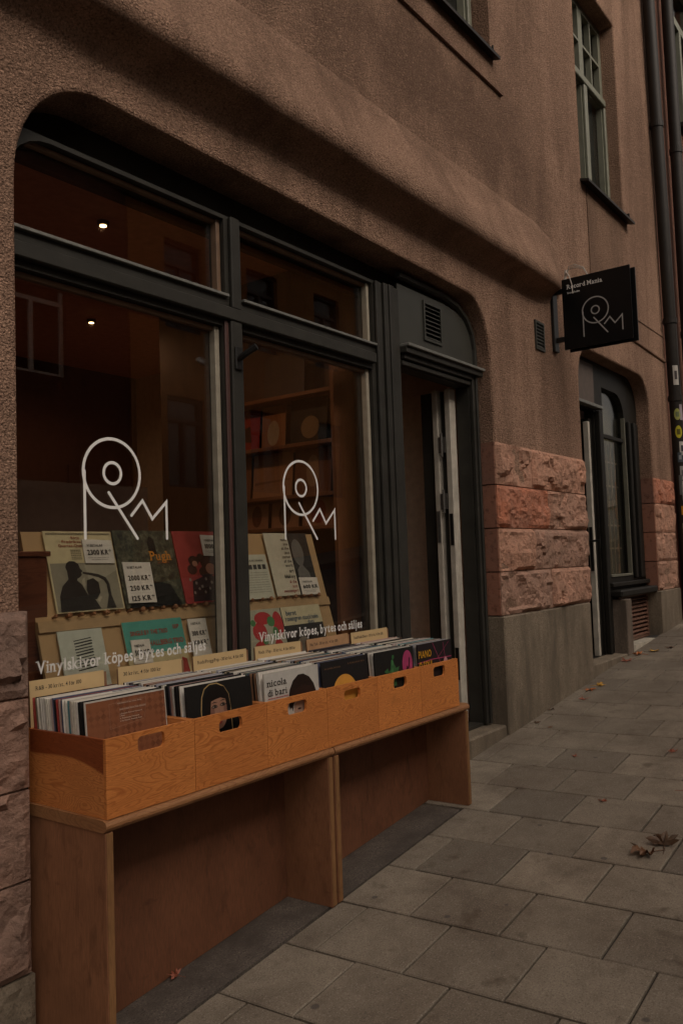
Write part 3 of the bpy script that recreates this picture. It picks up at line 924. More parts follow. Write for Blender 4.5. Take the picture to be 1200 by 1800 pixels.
# ---- the shop's interior
tag(box('shop_floor', 1.2, 6.0, 2.66, 6.2, -1.15, -1.045, simple('shop floor boards', (.34, .17, .09), .6, .2, 6)), kind='structure')
tag(box('shop_ceiling', 1.2, 6.0, 2.60, 6.2, 1.75, 1.80, simple('warm ceiling paint', (.70, .36, .25), .8)), kind='structure')
M_iw = simple('brown interior wall', (.12, .062, .042), .8)
tag(box('shop_wall_left', 1.20, 1.30, 2.60, 6.2, -1.05, 1.75, M_iw), kind='structure')
tag(box('shop_wall_back', 1.30, 6.0, 6.05, 6.15, -1.05, 1.75, M_iw), kind='structure')
tag(box('shop_wall_right', 5.05, 5.15, 2.60, 6.05, -1.05, 1.75, simple('cream interior wall', (.62, .56, .47), .8)), kind='structure')
tag(box('partition', 3.80, 3.84, 2.60, 4.3, -1.05, 1.75, simple('partition wood', (.07, .04, .028), .7)), kind='structure')
# ceiling lamps, lit
def downlight(x, y, z, label, power):
    t = thing('ceiling_lamp', (x, y, z), label, 'lamp', 'lit ceiling lamps')
    bm = bmesh.new(); tube(bm, [(x, y, z), (x, y, z - .012), (x, y, z - .02)], [.030, .030, .026], 16)
    from_bm(bm, 'housing', M_iron, t)
    bm = bmesh.new(); tube(bm, [(x, y, z - .0205), (x, y, z - .024)], .017, 14)
    from_bm(bm, 'bulb', emit_mat('lamp glow', (1, .62, .25), 14), t)
    ld = bpy.data.lights.new('lamp_light', 'SPOT'); ld.energy = power; ld.color = (1, .52, .26); ld.shadow_soft_size = .015; ld.spot_size = R(165); ld.spot_blend = .5
    lo = bpy.data.objects.new('lamp_light', ld)
    put(lo, t, Matrix.Translation((x, y, z - .035)))
downlight(2.63, 3.375, 1.748, 'lit round ceiling lamp seen through the pane above the transom', 12)
downlight(3.625, 4.80, 1.748, 'lit ceiling lamp deeper inside, seen just under the transom', 10)
# shelf unit on the partition
su = thing('shelf_unit', (3.65, 3.1, -1.04), 'brown wooden record shelves inside behind the right window', 'shelves')
for z in (.205, .385, .672, .955):
    box('shelf', 3.60, 3.79, 2.72, 3.60, z - .022, z, M_shelf, su, .002)
box('upright', 3.60, 3.79, 2.695, 2.718, -1.04, 1.12, M_shelf, su)
box('upright', 3.60, 3.79, 3.602, 3.625, -1.04, 1.12, M_shelf, su)
YZ = lambda a, b, d: (d, a, b)
def shelf_item(name, y0, y1, z, h, c, label, cat, art=None, lean=.10):
    M = Matrix.Translation((3.66, (y0 + y1) / 2, z + .001)) @ Matrix.Rotation(lean, 4, 'Y')
    w = (y1 - y0) / 2
    o = box(name, 0, .005, -w, w, 0, h, flat(c), None, 0, M)
    tag(o, label, cat, 'things on the indoor shelves')
    if art:
        bm = bmesh.new()
        for poly in art: add_poly(bm, [(a * w, b * h) for a, b in poly[1]], lambda a, b, d: (-.001 - d, -a, b), poly[0] * .0004)
        ob = from_bm(bm, 'print', flat(art[0][2]), o, M)
    return o
shelf_item('record_sleeve', 3.30, 3.60, .672, .25, (.30, .03, .025), 'red record sleeve on the third indoor shelf', 'record', [(1, [(-.5, .3), (.6, .2), (.5, .6), (-.3, .5)], (.05, .02, .02))])
shelf_item('record_sleeve', 3.10, 3.28, .672, .25, (.28, .12, .05), 'brown sleeve with round dial beside the red one on the third shelf', 'record', [(1, circle(0, .35, .5, .3), (.38, .27, .16))])
shelf_item('record_sleeve', 2.80, 3.06, .672, .26, (.025, .022, .02), 'black sleeve with tan figure nearest the window on the third shelf', 'record', [(1, circle(.1, .35, .5, .25), (.25, .16, .08))])
shelf_item('record_sleeve', 3.38, 3.60, .385, .25, (.24, .11, .06), 'plain brown sleeve deep on the second indoor shelf', 'record')
shelf_item('record_sleeve', 3.06, 3.36, .385, .26, (.42, .22, .11), 'pale tan sleeve in the middle of the second indoor shelf', 'record', [(1, [(-.9, .3), (.9, .36), (.9, .4), (-.9, .36)], (.30, .15, .07))])
shelf_item('record_sleeve', 2.78, 3.04, .385, .26, (.20, .09, .05), 'brown sleeve with pale oval nearest the window on the second shelf', 'record', [(1, circle(0, .5, .35, .35), (.34, .20, .11))])
shelf_item('record_sleeve', 3.25, 3.42, .205, .15, (.40, .20, .11), 'small tan sleeve with dark disc deep on the lowest indoor shelf', 'record', [(1, circle(0, .5, .45, .42), (.14, .05, .03))])
shelf_item('record_sleeve', 3.02, 3.22, .205, .15, (.38, .19, .10), 'small tan sleeve with dark disc in the middle of the lowest shelf', 'record', [(1, circle(0, .5, .45, .42), (.12, .05, .03))])
shelf_item('record_sleeve', 2.76, 2.99, .205, .16, (.36, .17, .09), 'small tan sleeve with red disc nearest the window on the lowest shelf', 'record', [(1, circle(0, .5, .45, .42), (.25, .04, .03))])
shelf_item('record_sleeve', 2.95, 3.25, .955, .26, (.06, .045, .04), 'dark sleeve on the top indoor shelf', 'record')
# dark cabinet in the left end of the window, and a dim screen behind
cb = thing('cabinet', (1.62, 2.75, -1.04), 'reddish wooden cabinet at the left end of the shop window', 'cabinet')
box('carcass', 1.34, 1.80, 2.66, 2.98, -1.04, .055, M_wood_dk, cb, .003)
box('top_board', 1.33, 1.81, 2.65, 2.99, .056, .075, M_wood_dk, cb, .003)
sc_ = thing('display_screen', (2.3, 3.4, -1.04), 'dim brown display screen standing behind the record board', 'screen')
box('board', 2.0, 2.9, 3.40, 3.43, -.3, .42, simple('screen board', (.13, .08, .055), .8), sc_)
box('foot', 2.1, 2.8, 3.30, 3.53, -1.04, -1.0, M_iron, sc_)
box('post', 2.42, 2.48, 3.40, 3.43, -1.0, -.301, M_iron, sc_)
# wall posters deep inside
ps = tag(box('poster', 4.3, 4.9, 6.03, 6.045, .1, .9, flat((.11, .06, .045))), 'dark poster on the far wall inside', 'poster')
rb = thing('red_box', (4.75, 4.2, -1.04), 'small red box on the floor inside the open doorway', 'box')
box('carton', 4.58, 4.92, 3.60, 3.95, -1.04, -.42, flat((.22, .02, .02)), rb, .004)
box('lid', 4.57, 4.93, 3.59, 3.96, -.419, -.36, flat((.24, .025, .022)), rb, .004)

# ---- slanted peg board with records in the window
Bo = Vector((1.833, 2.600, -.376)); vd = (Vector((1.833, 2.7466, .149)) - Bo).normalized(); ud = Vector((1, 0, 0)); nd = ud.cross(vd)   # nd points to the street
if nd.y > 0: nd = -nd
def bd(u, v, d): 
    return Bo + ud * u + vd * v + nd * d
BF = lambda a, b, d: bd(a, b, d)
def bplate(name, u0, u1, v0, v1, d0, d1, mat, parent=None, rot=0.0):
    cu, cv = (u0 + u1) / 2, (v0 + v1) / 2
    lp = [(cu + (a - cu) * math.cos(rot) - (b - cv) * math.sin(rot), cv + (a - cu) * math.sin(rot) + (b - cv) * math.cos(rot)) for a, b in rect(u0, u1, v0, v1)]
    return plate(name, lp, [], d1, d0, mat, parent, BF)
pb = thing('peg_board', bd(.7, -.3, -.01), 'slanted tan display board with wooden pegs behind the shop window', 'display board')
bplate('board', -.085, 1.60, -.62, .545, -.014, 0, M_tan, pb)
bplate('batten', -.085, 1.60, .165, .205, .0005, .010, simple('pale batten', (.42, .28, .135), .7), pb)
pegs = [-.016, .042, .094, .15, .209, .263, .321, .383, .429, .489, .554, .611, .66, .729, .80, .87, .95, 1.02, 1.09, 1.15, 1.21, 1.27, 1.33, 1.39, 1.45, 1.51]
for i, u in enumerate(pegs):
    bm = bmesh.new()
    r = .0105 if i % 3 == 1 else .0075
    tube(bm, [bd(u, .2175, .001), bd(u, .2175, .016), bd(u, .2175, .019), bd(u, .2175, .026), bd(u, .2175, .030)], [r * .6, r * .6, r, r, r * .55], 9)
    from_bm(bm, 'peg', M_peg, pb)
for v in (.33, .441):
    bm = bmesh.new(); tube(bm, [bd(-.06, v, .001), bd(-.06, v, .025)], .008, 8)
    from_bm(bm, 'peg', M_peg, pb)
def cover(name, u0, u1, v0, v1, c, label, art=(), texts=(), d=.012, rot=0.0, cat='record', mat=None):
    """art: (colour, [polys]); texts: (colour, [(s,x,z,h,kw)]) in unit coords of the sleeve"""
    br = lambda q: tuple(min(.86, x * 1.35) for x in q) if max(q) > .08 else q
    o = bplate(name, u0, u1, v0, v1, d, d + .004, mat or flat(br(c)), None, rot)
    tag(o, label, cat, 'things shown on the peg board')
    w, h = u1 - u0, v1 - v0
    fn = lambda a, b, dd: bd(u0 + a * w, v0 + b * h, d + .0046 + dd)
    for i, (col, polys) in enumerate(art):
        bm = bmesh.new()
        for p in polys: add_poly(bm, p, fn, i * .0004)
        from_bm(bm, 'print', flat(br(col)), o)
    for i, (col, ts) in enumerate(texts):
        bm = bmesh.new()
        for s, x, z, hh, kw in ts: add_text(bm, s, x, z, hh, fn, .0016 + i * .0003, **kw)
        from_bm(bm, 'lettering', flat(col), o)
    return o
INK = (.03, .028, .025)
def tag_card(u0, u1, v0, v1, lines, label, d=.020, small=True):
    L = [('VI BETALAR', .12, .84 if len(lines) > 1 else .70, .06 if len(lines) > 1 else .10, dict(width=.55))]
    n = len(lines)
    for i, s in enumerate(lines):
        z = .80 - (i + 1) * .25 if n > 1 else .36
        L.append((s, .10, z, .115 if n > 1 else .20, dict(width=min(.82, .15 * len(s)), bold=.030)))
        if n > 1:
            L.append(('– – – – – – – – – –', .10, z - .07, .02, dict(width=.75)))
        else:
            L.append(('aaaa aa aaaa aaa aa', .10, z - .14, .035, dict(width=.7)))
            L.append(('aa aaaa aaaa', .20, z - .22, .035, dict(width=.55)))
    return cover('price_tag', u0, u1, v0, v1, (.54, .51, .44), label, (), [(INK, L)], d, -.03, 'price tag')
# the photographs on the sleeves are plain generic stand-ins
cover('record_sleeve', -.005, .300, .228, .543, (.44, .38, .22), 'cream sleeve with dark silhouette of a man playing a horn', [
    ((.20, .185, .13), [rect(0.02, .98, .01, .60)]),
    ((.27, .25, .18), [[(.55, .30), (.98, .50), (.98, .60), (.50, .60)]]),
    ((.022, .020, .016), [
        [(.24, .50), (.225, .55), (.25, .60), (.30, .625), (.37, .62), (.42, .585), (.435, .53), (.465, .495), (.44, .48), (.445, .45), (.41, .42), (.37, .405), (.35, .35), (.24, .40)],
        [(.06, .01), (.08, .20), (.14, .32), (.25, .41), (.35, .395), (.42, .33), (.48, .20), (.58, .13), (.64, .02)],
        [(.50, .38), (.60, .405), (.67, .35), (.67, .22), (.60, .14), (.50, .14), (.47, .26)]]),
    ((.030, .028, .022), [[(.46, .487), (.58, .472), (.70, .447), (.79, .407), (.83, .33), (.83, .18), (.87, .02), (.72, .02), (.785, .18), (.785, .32), (.75, .375), (.68, .41), (.57, .44), (.46, .463)]]),
    ((.30, .27, .19), [[(.44, .40), (.475, .42), (.47, .33), (.44, .29), (.425, .35)], [(.60, .13), (.66, .18), (.68, .16), (.63, .10)]])],
    [((.26, .045, .02), [('Börje', .38, .90, .035, {}), ('Fredriksson', .24, .85, .035, dict(width=.34)), ('Quartet-Quintet', .18, .80, .035, dict(width=.42))]),
     (INK, [('aaaaaa', .34, .755 - .022 * i, .014, dict(width=.15)) for i in range(6)] + [('mmmmmmmmmmmmmmmmmmmm', .03, .955, .028, dict(width=.94))])])
t = NT('leafy green photo'); pp = t.pos(); nn = t.noise(pp, 38, 6, .7, .5)
t.col(t.ramp(nn, [(.36, (.010, .012, .008)), (.5, (.05, .055, .03)), (.68, (.17, .16, .10))])); t.rough(.5)
cover('record_sleeve', .308, .616, .226, .549, (.05, .05, .03), 'dark leafy green sleeve with orange lettering in the window', [((.010, .011, .009), [[(.05, .0), (.95, .0), (.8, .28), (.45, .34), (.2, .26)], [(.55, .68), (.68, .68), (.67, .88), (.6, .93), (.55, .86)]])],
      [((.62, .24, .03), [('Pugh', .55, .60, .12, dict(width=.36, serif=True))]), ((.30, .08, .03), [('aa aaa aa', .66, .56, .025, dict(width=.2))])], mat=t.m)
cover('record_sleeve', .622, .93, .226, .549, (.24, .035, .03), 'red sleeve with dark dotted faces beside the mullion', [
    ((.045, .02, .018), [circle(.30, .58, .10, .07), circle(.44, .62, .07, .06), circle(.62, .55, .20, .13), circle(.24, .46, .09, .07), circle(.50, .42, .14, .08), [(.14, .02), (.2, .3), (.5, .38), (.85, .3), (.9, .02)]]),
    ((.30, .14, .09), [circle(.60, .46, .10, .08), circle(.31, .54, .05, .04)]),
    ((.20, .16, .13), [circle(.16 + .10 * i, .32 - .05 * (i % 3), .022) for i in range(8)] + [circle(.2 + .10 * i, .14 + .05 * (i % 2), .02) for i in range(7)])])
t2300 = tag_card(.154, .290, .412, .507, ['2300 KR*'], 'white price tag reading 2300 KR on the cream sleeve')
tag_card(.322, .462, .244, .412, ['2000 KR*', '250 KR*', '125 KR*'], 'tall white price tag with three prices on the leafy sleeve')
tag_card(.778, .92, .432, .528, ['1000 KR*'], 'white price tag reading 1000 KR on the red sleeve')
cover('record_sleeve', -.020, .172, -.14, .162, (.40, .42, .345), 'pale grey sleeve with a stack of black bars', [
    (INK, [[(.32 + .01 * (i % 3), .86 - .036 * i), (.72 + .012 * ((i * 5) % 3), .885 - .036 * i), (.72, .885 - .036 * i + .012 + .004 * (i % 3)), (.32, .872 - .036 * i + .004 * (i % 2))] for i in range(11)])],
    [(INK, [('aaaaaaa aaaa aa', .20, .36, .05, dict(width=.6))])], rot=.0)
cover('record_sleeve', .268, .572, -.14, .172, (.42, .36, .20), 'teal and cream sleeve with red lettering on the lower row', [
    ((.065, .245, .195), [rect(0, 1, .58, 1)]), ((.30, .05, .04), [[(.84, .18), (.98, .20), (.96, .45), (.88, .48), (.85, .3)]]), ((.12, .10, .07), [circle(.62, .32, .12, .14)])],
    [((.34, .05, .03), [('SINGLE BY THE TRIO', .10, .82, .055, dict(width=.62)), ('BENGT HALLBERG TRIO', .10, .67, .065, dict(width=.86)), ('SEP', .82, .86, .05, {})])])
tag_card(.288, .380, .004, .098, ['500 KR'], 'small white price tag reading 500 KR on the teal sleeve')
tag_card(.597, .700, .0, .158, ['300 KR*', '100 KR*'], 'white price tag reading 300 and 100 KR right of the teal sleeve')
cover('leaflet', 1.00, 1.185, .222, .436, (.40, .40, .31), 'pale printed leaflet with a row of small photos', [((.05, .05, .045), [rect(.10 + .17 * i, .23 + .17 * i, .66, .77) for i in range(5)])],
      [(INK, [('AAAAAAA AAAAA', .10, .84, .045, dict(width=.75))] + [('aaaa aaa aaaaaa aa aaaaa', .10, .58 - .055 * i, .014, dict(width=.8)) for i in range(9)])], cat='leaflet')
cover('record_sleeve', 1.205, 1.53, .226, .544, (.43, .40, .30), 'cream sleeve with a column of lowercase words and a dark photo half', [((.035, .034, .030), [rect(.53, 1, 0, 1)]), ((.12, .115, .10), [circle(.70, .68, .13, .22), [(.58, .0), (.60, .4), (.72, .5), (.86, .35), (.92, .0)]])],
      [(INK, [('meet', .50, .87, .045, dict(align='R')), ('you', .50, .80, .045, dict(align='R')), ('at the', .50, .73, .045, dict(align='R')), ('jazz', .50, .66, .045, dict(align='R')), ('corner', .50, .59, .045, dict(align='R')), ('of the', .50, .52, .045, dict(align='R')), ('world', .50, .45, .045, dict(align='R')), ('art', .50, .36, .055, dict(align='R')), ('blakey', .50, .27, .058, dict(align='R'))]),
       ((.26, .04, .03), [('& the', .50, .19, .045, dict(align='R')), ('jazz', .50, .12, .045, dict(align='R')), ('messengers', .50, .05, .045, dict(align='R'))])])
tag_card(1.385, 1.525, .222, .309, ['600 KR'], 'white price tag reading 600 KR in the right window')
cover('record_sleeve', .905, 1.195, -.13, .171, (.30, .30, .22), 'red and green blotched sleeve low in the right window', [
    ((.33, .03, .03), [circle(.42, .66, .16, .14), circle(.55, .86, .2, .10), circle(.40, .35, .20, .17), circle(.62, .20, .16, .12), circle(.88, .75, .12, .2), circle(.80, .40, .10, .12), circle(.20, .15, .18, .12)]),
    ((.06, .17, .06), [circle(.72, .80, .09, .08), circle(.78, .62, .07, .09), circle(.50, .50, .06, .05), circle(.30, .80, .06, .05), circle(.9, .3, .06, .08)])])
cover('record_sleeve', 1.20, 1.495, -.13, .171, (.025, .025, .022), 'black sleeve with cream band of blue lettering in the right window', [((.42, .38, .24), [rect(0, 1, .70, 1)]), ((.16, .14, .11), [circle(.4, .30, .2, .2)])],
      [((.04, .09, .14), [('bernt', .10, .86, .075, dict(width=.26)), ('rosengren stockholm', .06, .77, .075, dict(width=.84)), ('dues', .60, .70, .06, {})])])

# ------------------------------------------------------------------ hanging sign
sx_ = 5.90
sg = thing('hanging_sign', (5.93, 2.36, 1.5), 'black square hanging shop sign with grey line logo', 'sign')
SFN = lambda a, b, d: (sx_ - d, 2.278 - a, b)       # a runs from the wall outwards
sk = .045
def sq(a, b): return (a, b)
for nm, dx, a0, a1, b0, b1_ in (('sign_panel', 0, .0, .500, 1.497, 2.022), ('rear_panel', .045, .022, .522, 1.484, 2.010)):
    bm = bmesh.new(); add_box(bm, sx_ + dx, sx_ + dx + .012, 2.278 - a1, 2.278 - a0, b0, b1_, .001)
    o_ = from_bm(bm, nm, M_sign, sg)
    if nm == 'sign_panel': panel = o_
box('sign_core', sx_ + .013, sx_ + .044, 1.80, 2.25, 1.53, 1.98, M_iron, sg)
bm = bmesh.new()
logo(bm, .150, 1.572, .735, .0088, SFN, .0012)
from_bm(bm, 'logo', M_signgrey, panel)
bm = bmesh.new()
add_text(bm, 'Record Mania', .040, 1.944, .032, SFN, .0012, width=.262, serif=True)
from_bm(bm, 'lettering', M_vinyl, panel)
bm = bmesh.new()
add_text(bm, 'Stockholm', .040, 1.908, .014, SFN, .0012, width=.095, serif=True)
from_bm(bm, 'lettering', M_vinyl, panel)
box('wall_plate', 5.89, 5.97, 2.345, 2.368, 1.50, 2.03, M_iron, sg, .003)
for z in (1.945, 1.585):
    box('bracket_arm', 5.915, 5.940, 2.26, 2.345, z - .018, z + .018, M_iron, sg, .002)
bm = bmesh.new()
for k in range(3):
    o = .012 * k
    tube(bm, [(6.02, 2.30 - o, 2.085), (5.98, 2.25, 2.115 + o), (5.95, 2.19, 2.11 + o), (5.93, 2.12, 2.08 + o * .5), (5.925, 2.085, 2.02)], .0032, 6)
tube(bm, [(6.02, 2.30, 2.04), (6.02, 2.285, 2.13)], .010, 6)
tube(bm, [(6.02, 2.30, 2.085), (5.93, 2.25, 2.085), (5.89, 2.215, 2.04), (5.885, 2.195, 1.97), (5.884, 2.19, 1.90)], .0030, 6)
tube(bm, [(6.03, 2.33, 1.99), (5.99, 2.30, 1.965), (5.96, 2.32, 2.0), (6.02, 2.33, 2.05)], .0035, 6)
from_bm(bm, 'cable', M_cable, sg)

# ------------------------------------------------------------------ benches
def bench(x0, x1, label, yfoot=2.036):
    t = thing('bench', ((x0 + x1) / 2, 2.2, gz((x0 + x1) / 2, 2.2)), label, 'bench', 'benches under the shop window')
    bm = bmesh.new()
    # top board with rounded nose
    prof = [(2.43, -.757), (2.045, -.757), (2.033, -.753), (2.026, -.743), (2.026, -.735), (2.031, -.726), (2.044, -.7215), (2.43, -.7215)]
    a = [bm.verts.new((x0, y, z)) for y, z in prof]; b = [bm.verts.new((x1, y, z)) for y, z in prof]
    bm.faces.new(a); bm.faces.new(b[::-1])
    for i in range(len(prof)): bm.faces.new((a[i], a[(i+1) % len(prof)], b[(i+1) % len(prof)], b[i]))
    from_bm(bm, 'top_board', M_bench_top, t)
    for xa in (x0 + .004, x1 - .030):
        bm = bmesh.new()
        lo = [bm.verts.new((x, y, gz(x, y) + .003)) for x, y in ((xa, yfoot), (xa + .026, yfoot), (xa + .026, 2.42), (xa, 2.42))]
        hi = [bm.verts.new((v.co.x, v.co.y, -.7575)) for v in lo]
        bm.faces.new(lo[::-1]); bm.faces.new(hi)
        for i in range(4): bm.faces.new((lo[i], lo[(i+1) % 4], hi[(i+1) % 4], hi[i]))
        bmesh.ops.bevel(bm, geom=[e for e in bm.edges if abs(e.verts[0].co.z - e.verts[1].co.z) > .1], offset=.002, segments=1, affect='EDGES')
        from_bm(bm, 'side_panel', M_bench_side, t)
        bm = bmesh.new()
        zg = gz(xa + .013, yfoot) + .006
        add_box(bm, xa + .0015, xa + .0245, yfoot - .0035, yfoot - .0004, zg, -.7585, .001)
        from_bm(bm, 'edge_strip', M_plyedge, t)
    for xs_ in (x0 + .017, x1 - .017):
        for ys_ in (2.09, 2.36):
            bm = bmesh.new(); tube(bm, [(xs_, ys_, -.7214), (xs_, ys_, -.7206)], .004, 8)
            from_bm(bm, 'screw', M_steel, t)
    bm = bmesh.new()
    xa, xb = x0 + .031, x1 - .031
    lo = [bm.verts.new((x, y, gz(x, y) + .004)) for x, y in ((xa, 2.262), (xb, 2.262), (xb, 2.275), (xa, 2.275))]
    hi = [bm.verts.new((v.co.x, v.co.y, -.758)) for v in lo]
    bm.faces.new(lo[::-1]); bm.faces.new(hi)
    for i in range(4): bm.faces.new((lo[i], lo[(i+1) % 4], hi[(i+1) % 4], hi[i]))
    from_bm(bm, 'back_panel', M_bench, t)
bench(1.552, 2.634, 'long-legged brown wooden bench nearest the camera under three crates')
bench(2.640, 3.742, 'brown wooden bench beside the shop door under three crates')

# ------------------------------------------------------------------ crates and their records
CW = .35
crate_words = ['first record crate at the left end, plain left side showing', 'second record crate from the left, with the woman cover in front', 'third record crate from the left, holding the white lettered sleeve',
               'fourth record crate from the left, with an orange disc cover', 'fifth record crate from the left, with a green figure cover', 'last record crate at the right end beside the doorway']
place = ['leftmost crate', 'second crate', 'third crate', 'fourth crate', 'fifth crate', 'crate by the doorway']
def colour_word(c):
    r, g, b = c
    m = max(c)
    if m < .10 and m - min(c) < .03: return 'black'
    if m - min(c) < .12 * m + .03: return 'white' if m > .55 else 'pale grey' if m > .33 else 'grey'
    if b >= r and b > g * 1.05: return 'dark blue' if m < .2 else 'lilac grey'
    if g > r: return 'teal' if b > r * 1.5 else 'dull green'
    if r > 3 * g: return 'red'
    if m > .5: return 'cream'
    if m > .39: return 'pinkish' if g < .62 * r + .03 else 'cream'
    return 'tan' if m > .3 else 'brown'
ORD = ['first', 'second', 'third', 'fourth', 'fifth', 'sixth', 'seventh', 'eighth', 'ninth', 'tenth', 'eleventh', 'twelfth', 'thirteenth', 'fourteenth', 'fifteenth', 'sixteenth', 'seventeenth', 'eighteenth', 'nineteenth', 'twentieth'] + ['%dth' % k if k % 10 not in (1, 2, 3) else '%d%s' % (k, {1: 'st', 2: 'nd', 3: 'rd'}[k % 10]) for k in range(21, 60)]
cards = ['R&B - 30 kr/st, 4 för 100', '30 kr/st, 4 för 100 kr', 'Rock/Progg/Pop - 30 kr/st, 4 för 100', 'Rock / Pop - 30 kr/st, 4 för 100 kr', 'Nu Tid - 30 kr/st, 4 för 100', 'Soul/Funk/Disco - 30 kr/st, 4 för 100']
card_lab = ['manila divider card headed R&B at the left end', 'manila divider card with price only in the second crate', 'manila divider card headed Rock/Progg/Pop', 'manila divider card headed Rock / Pop', 'browner divider card in the fifth position', 'last divider card, headed Soul/Funk/Disco']
card_x = [(1.567, 1.855), (1.913, 2.21), (2.274, 2.571), (2.62, 2.92), (2.972, 3.287), (3.31, 3.625)]
handle = [(1.679, 1.785, -.552, -.505), (2.022, 2.132, -.557, -.516), (2.376, 2.486, -.558, -.513), (2.724, 2.834, -.558, -.516), (3.086, 3.190, -.561, -.516), (3.426, 3.532, -.556, -.508)]
first_y = [2.156, 2.097, 2.064, 2.076, 2.060, 2.061]
palette = [(.62, .58, .51), (.66, .62, .56), (.58, .54, .46), (.015, .014, .014), (.50, .47, .42), (.42, .39, .35), (.55, .50, .42), (.46, .44, .42), (.03, .03, .032), (.02, .02, .022), (.05, .045, .045), (.36, .34, .31), (.09, .10, .16), (.04, .06, .11), (.30, .05, .04), (.40, .26, .22), (.45, .40, .30),
           (.05, .17, .19), (.22, .12, .07), (.12, .16, .12), (.30, .30, .34), (.48, .36, .33), (.06, .05, .06), (.34, .28, .18)]
spine = {}
def sleeve_mat(c):
    if c not in spine: spine[c] = simple('sleeve card %d' % len(spine), c, .5, .10, 60, spec=.22)
    return spine[c]
SLV = {}
def sleeve_mesh(th, c):
    k = (round(th, 4), c)
    if k not in SLV:
        bm = bmesh.new(); add_box(bm, -.1575, .1575, 0, th, 0, .315)
        me = bpy.data.meshes.new('record_sleeve'); bm.to_mesh(me); bm.free(); me.materials.append(sleeve_mat(c))
        SLV[k] = me
    return SLV[k]
front_label = ['brown patterned sleeve with white print at the front of the first crate', 'black sleeve with a dark-haired woman in a gold arch', 'white sleeve with lowercase lettering and dark hair',
               'black sleeve with a big orange disc', 'black sleeve with green figure and pink oval', 'black sleeve with yellow capitals and pink lines']
front_col = [(.21, .075, .035), (.014, .013, .012), (.50, .48, .43), (.016, .014, .014), (.014, .014, .013), (.018, .013, .015)]
for ci in range(6):
    x0 = 1.562 + CW * ci; x1 = x0 + CW - .002
    zb, zt = -.7205, -.492
    yf, yb = 2.036, 2.425
    t = thing('record_crate', ((x0 + x1) / 2, 2.22, zb), crate_words[ci], 'crate', 'plywood record crates on the benches')
    h = handle[ci]
    plate('front_panel', rect(x0, x1, zb, zt), [rrect(h[0], h[1], h[2], h[3], .014, 4)], yf, yf + .012, M_ply, t)
    for xa in (x0, x1 - .012):
        bm = bmesh.new()
        vs = [bm.verts.new((x, y, z)) for x in (xa, xa + .012) for y, z in ((yf + .0125, zb), (yb - .0125, zb), (yb - .0125, zt - .002), (yf + .0125, zt - .001))]
        bm.faces.new(vs[0:4]); bm.faces.new(vs[4:8][::-1])
        for i in range(4): bm.faces.new((vs[i], vs[(i+1) % 4], vs[4 + (i+1) % 4], vs[4 + i]))
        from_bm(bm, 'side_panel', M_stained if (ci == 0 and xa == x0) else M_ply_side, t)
    box('back_panel', x0, x1, yb - .012, yb, zb, zt, M_ply_side, t)
    box('bottom_panel', x0 + .013, x1 - .013, yf + .013, yb - .013, zb + .001, zb + .009, M_ply_side, t)
    # divider card
    a, b = card_x[ci]
    o = thing('divider_card', ((a + b) / 2, 2.432, -.6), card_lab[ci], 'card', 'manila divider cards in the crates')
    lean = .05
    CM = Matrix.Translation(((a + b) / 2, 2.404, -.70)) @ Matrix.Rotation(-lean, 4, 'X') @ Matrix.Rotation(random.uniform(-.012, .012), 4, 'Y')
    w = (b - a) / 2
    hh = -.345 + .70
    box('card', -w, w, -.001, 0, 0.08, hh, M_card if ci != 4 else simple('brown manila', (.42, .24, .12), .7), o, 0, CM)
    box('wooden_back', -w, w + .012, .001, .007, 0.0, hh - .006, M_cardedge, o, 0, CM)
    bm = bmesh.new()
    tw = [.60, .58, .86, .80, .66, .80][ci]
    add_text(bm, cards[ci], -w + .022, hh - .032, .0125, lambda p, q, d: (p, -.0016 - d, q), 0, width=2 * w * tw, serif=True)
    from_bm(bm, 'lettering', M_ink, o, CM)
    # records, packed from the back to the front
    y = 2.392
    n = 0
    packed = []
    y_first = first_y[ci]
    step = (y - y_first) / 34.0
    while y > y_first + .004:
        th = random.choice((.0035, .0035, .0045, .006))
        c = random.choice(palette)
        if random.random() < .40: c = random.choice(palette[:5])
        frac = (y - y_first) / (2.392 - y_first)
        ln = .085 + .05 * frac + random.gauss(0, .006)
        M = Matrix.Translation((x0 + CW / 2 - .001 + random.uniform(-.0025, .0025), y - .018, zb + .010 + max(0, random.gauss(.0, .0025)))) @ Matrix.Rotation(-ln, 4, 'X') @ Matrix.Rotation(random.gauss(0, .004), 4, 'Y') @ Matrix.Rotation(random.gauss(0, .004), 4, 'Z')
        o = mesh_obj('record_sleeve', sleeve_mesh(th, c), None, None, M)
        packed.append((o, c))
        y -= step * random.uniform(.75, 1.25)
        n += 1
    for k, (o, c) in enumerate(reversed(packed)):
        tag(o, colour_word(c) + ' record sleeve, ' + ORD[k] + ' behind the front cover in the ' + place[ci], 'record', 'records packed in the ' + place[ci])
    # the front record with its print
    lean = min(.085, (y_first - 2.0525) / .315)
    M = Matrix.Translation((x0 + CW / 2 - .001, y_first - .315 * math.sin(lean), zb + .010)) @ Matrix.Rotation(-lean, 4, 'X')
    o = mesh_obj('record_sleeve', sleeve_mesh(.0045, (.5, .47, .42)).copy(), None, None, M)
    o.data.materials.clear(); o.data.materials.append(sleeve_mat((.48, .45, .40)) if ci in (0, 2) else sleeve_mat(front_col[ci]))
    tag(o, front_label[ci], 'record')
    S = .315
    fn = lambda p, q, d: ((p - .5) * S, -.0006 - d, q * S)
    def pr(col, polys, lv, strokes=(), mat=None, name='print'):
        bm = bmesh.new()
        for p in polys: add_poly(bm, p, fn, lv * .0003)
        for pts, w_, cl in strokes: add_stroke(bm, pts, w_, fn, lv * .0003, cl)
        return from_bm(bm, name, mat or flat(col, .4), o, M)
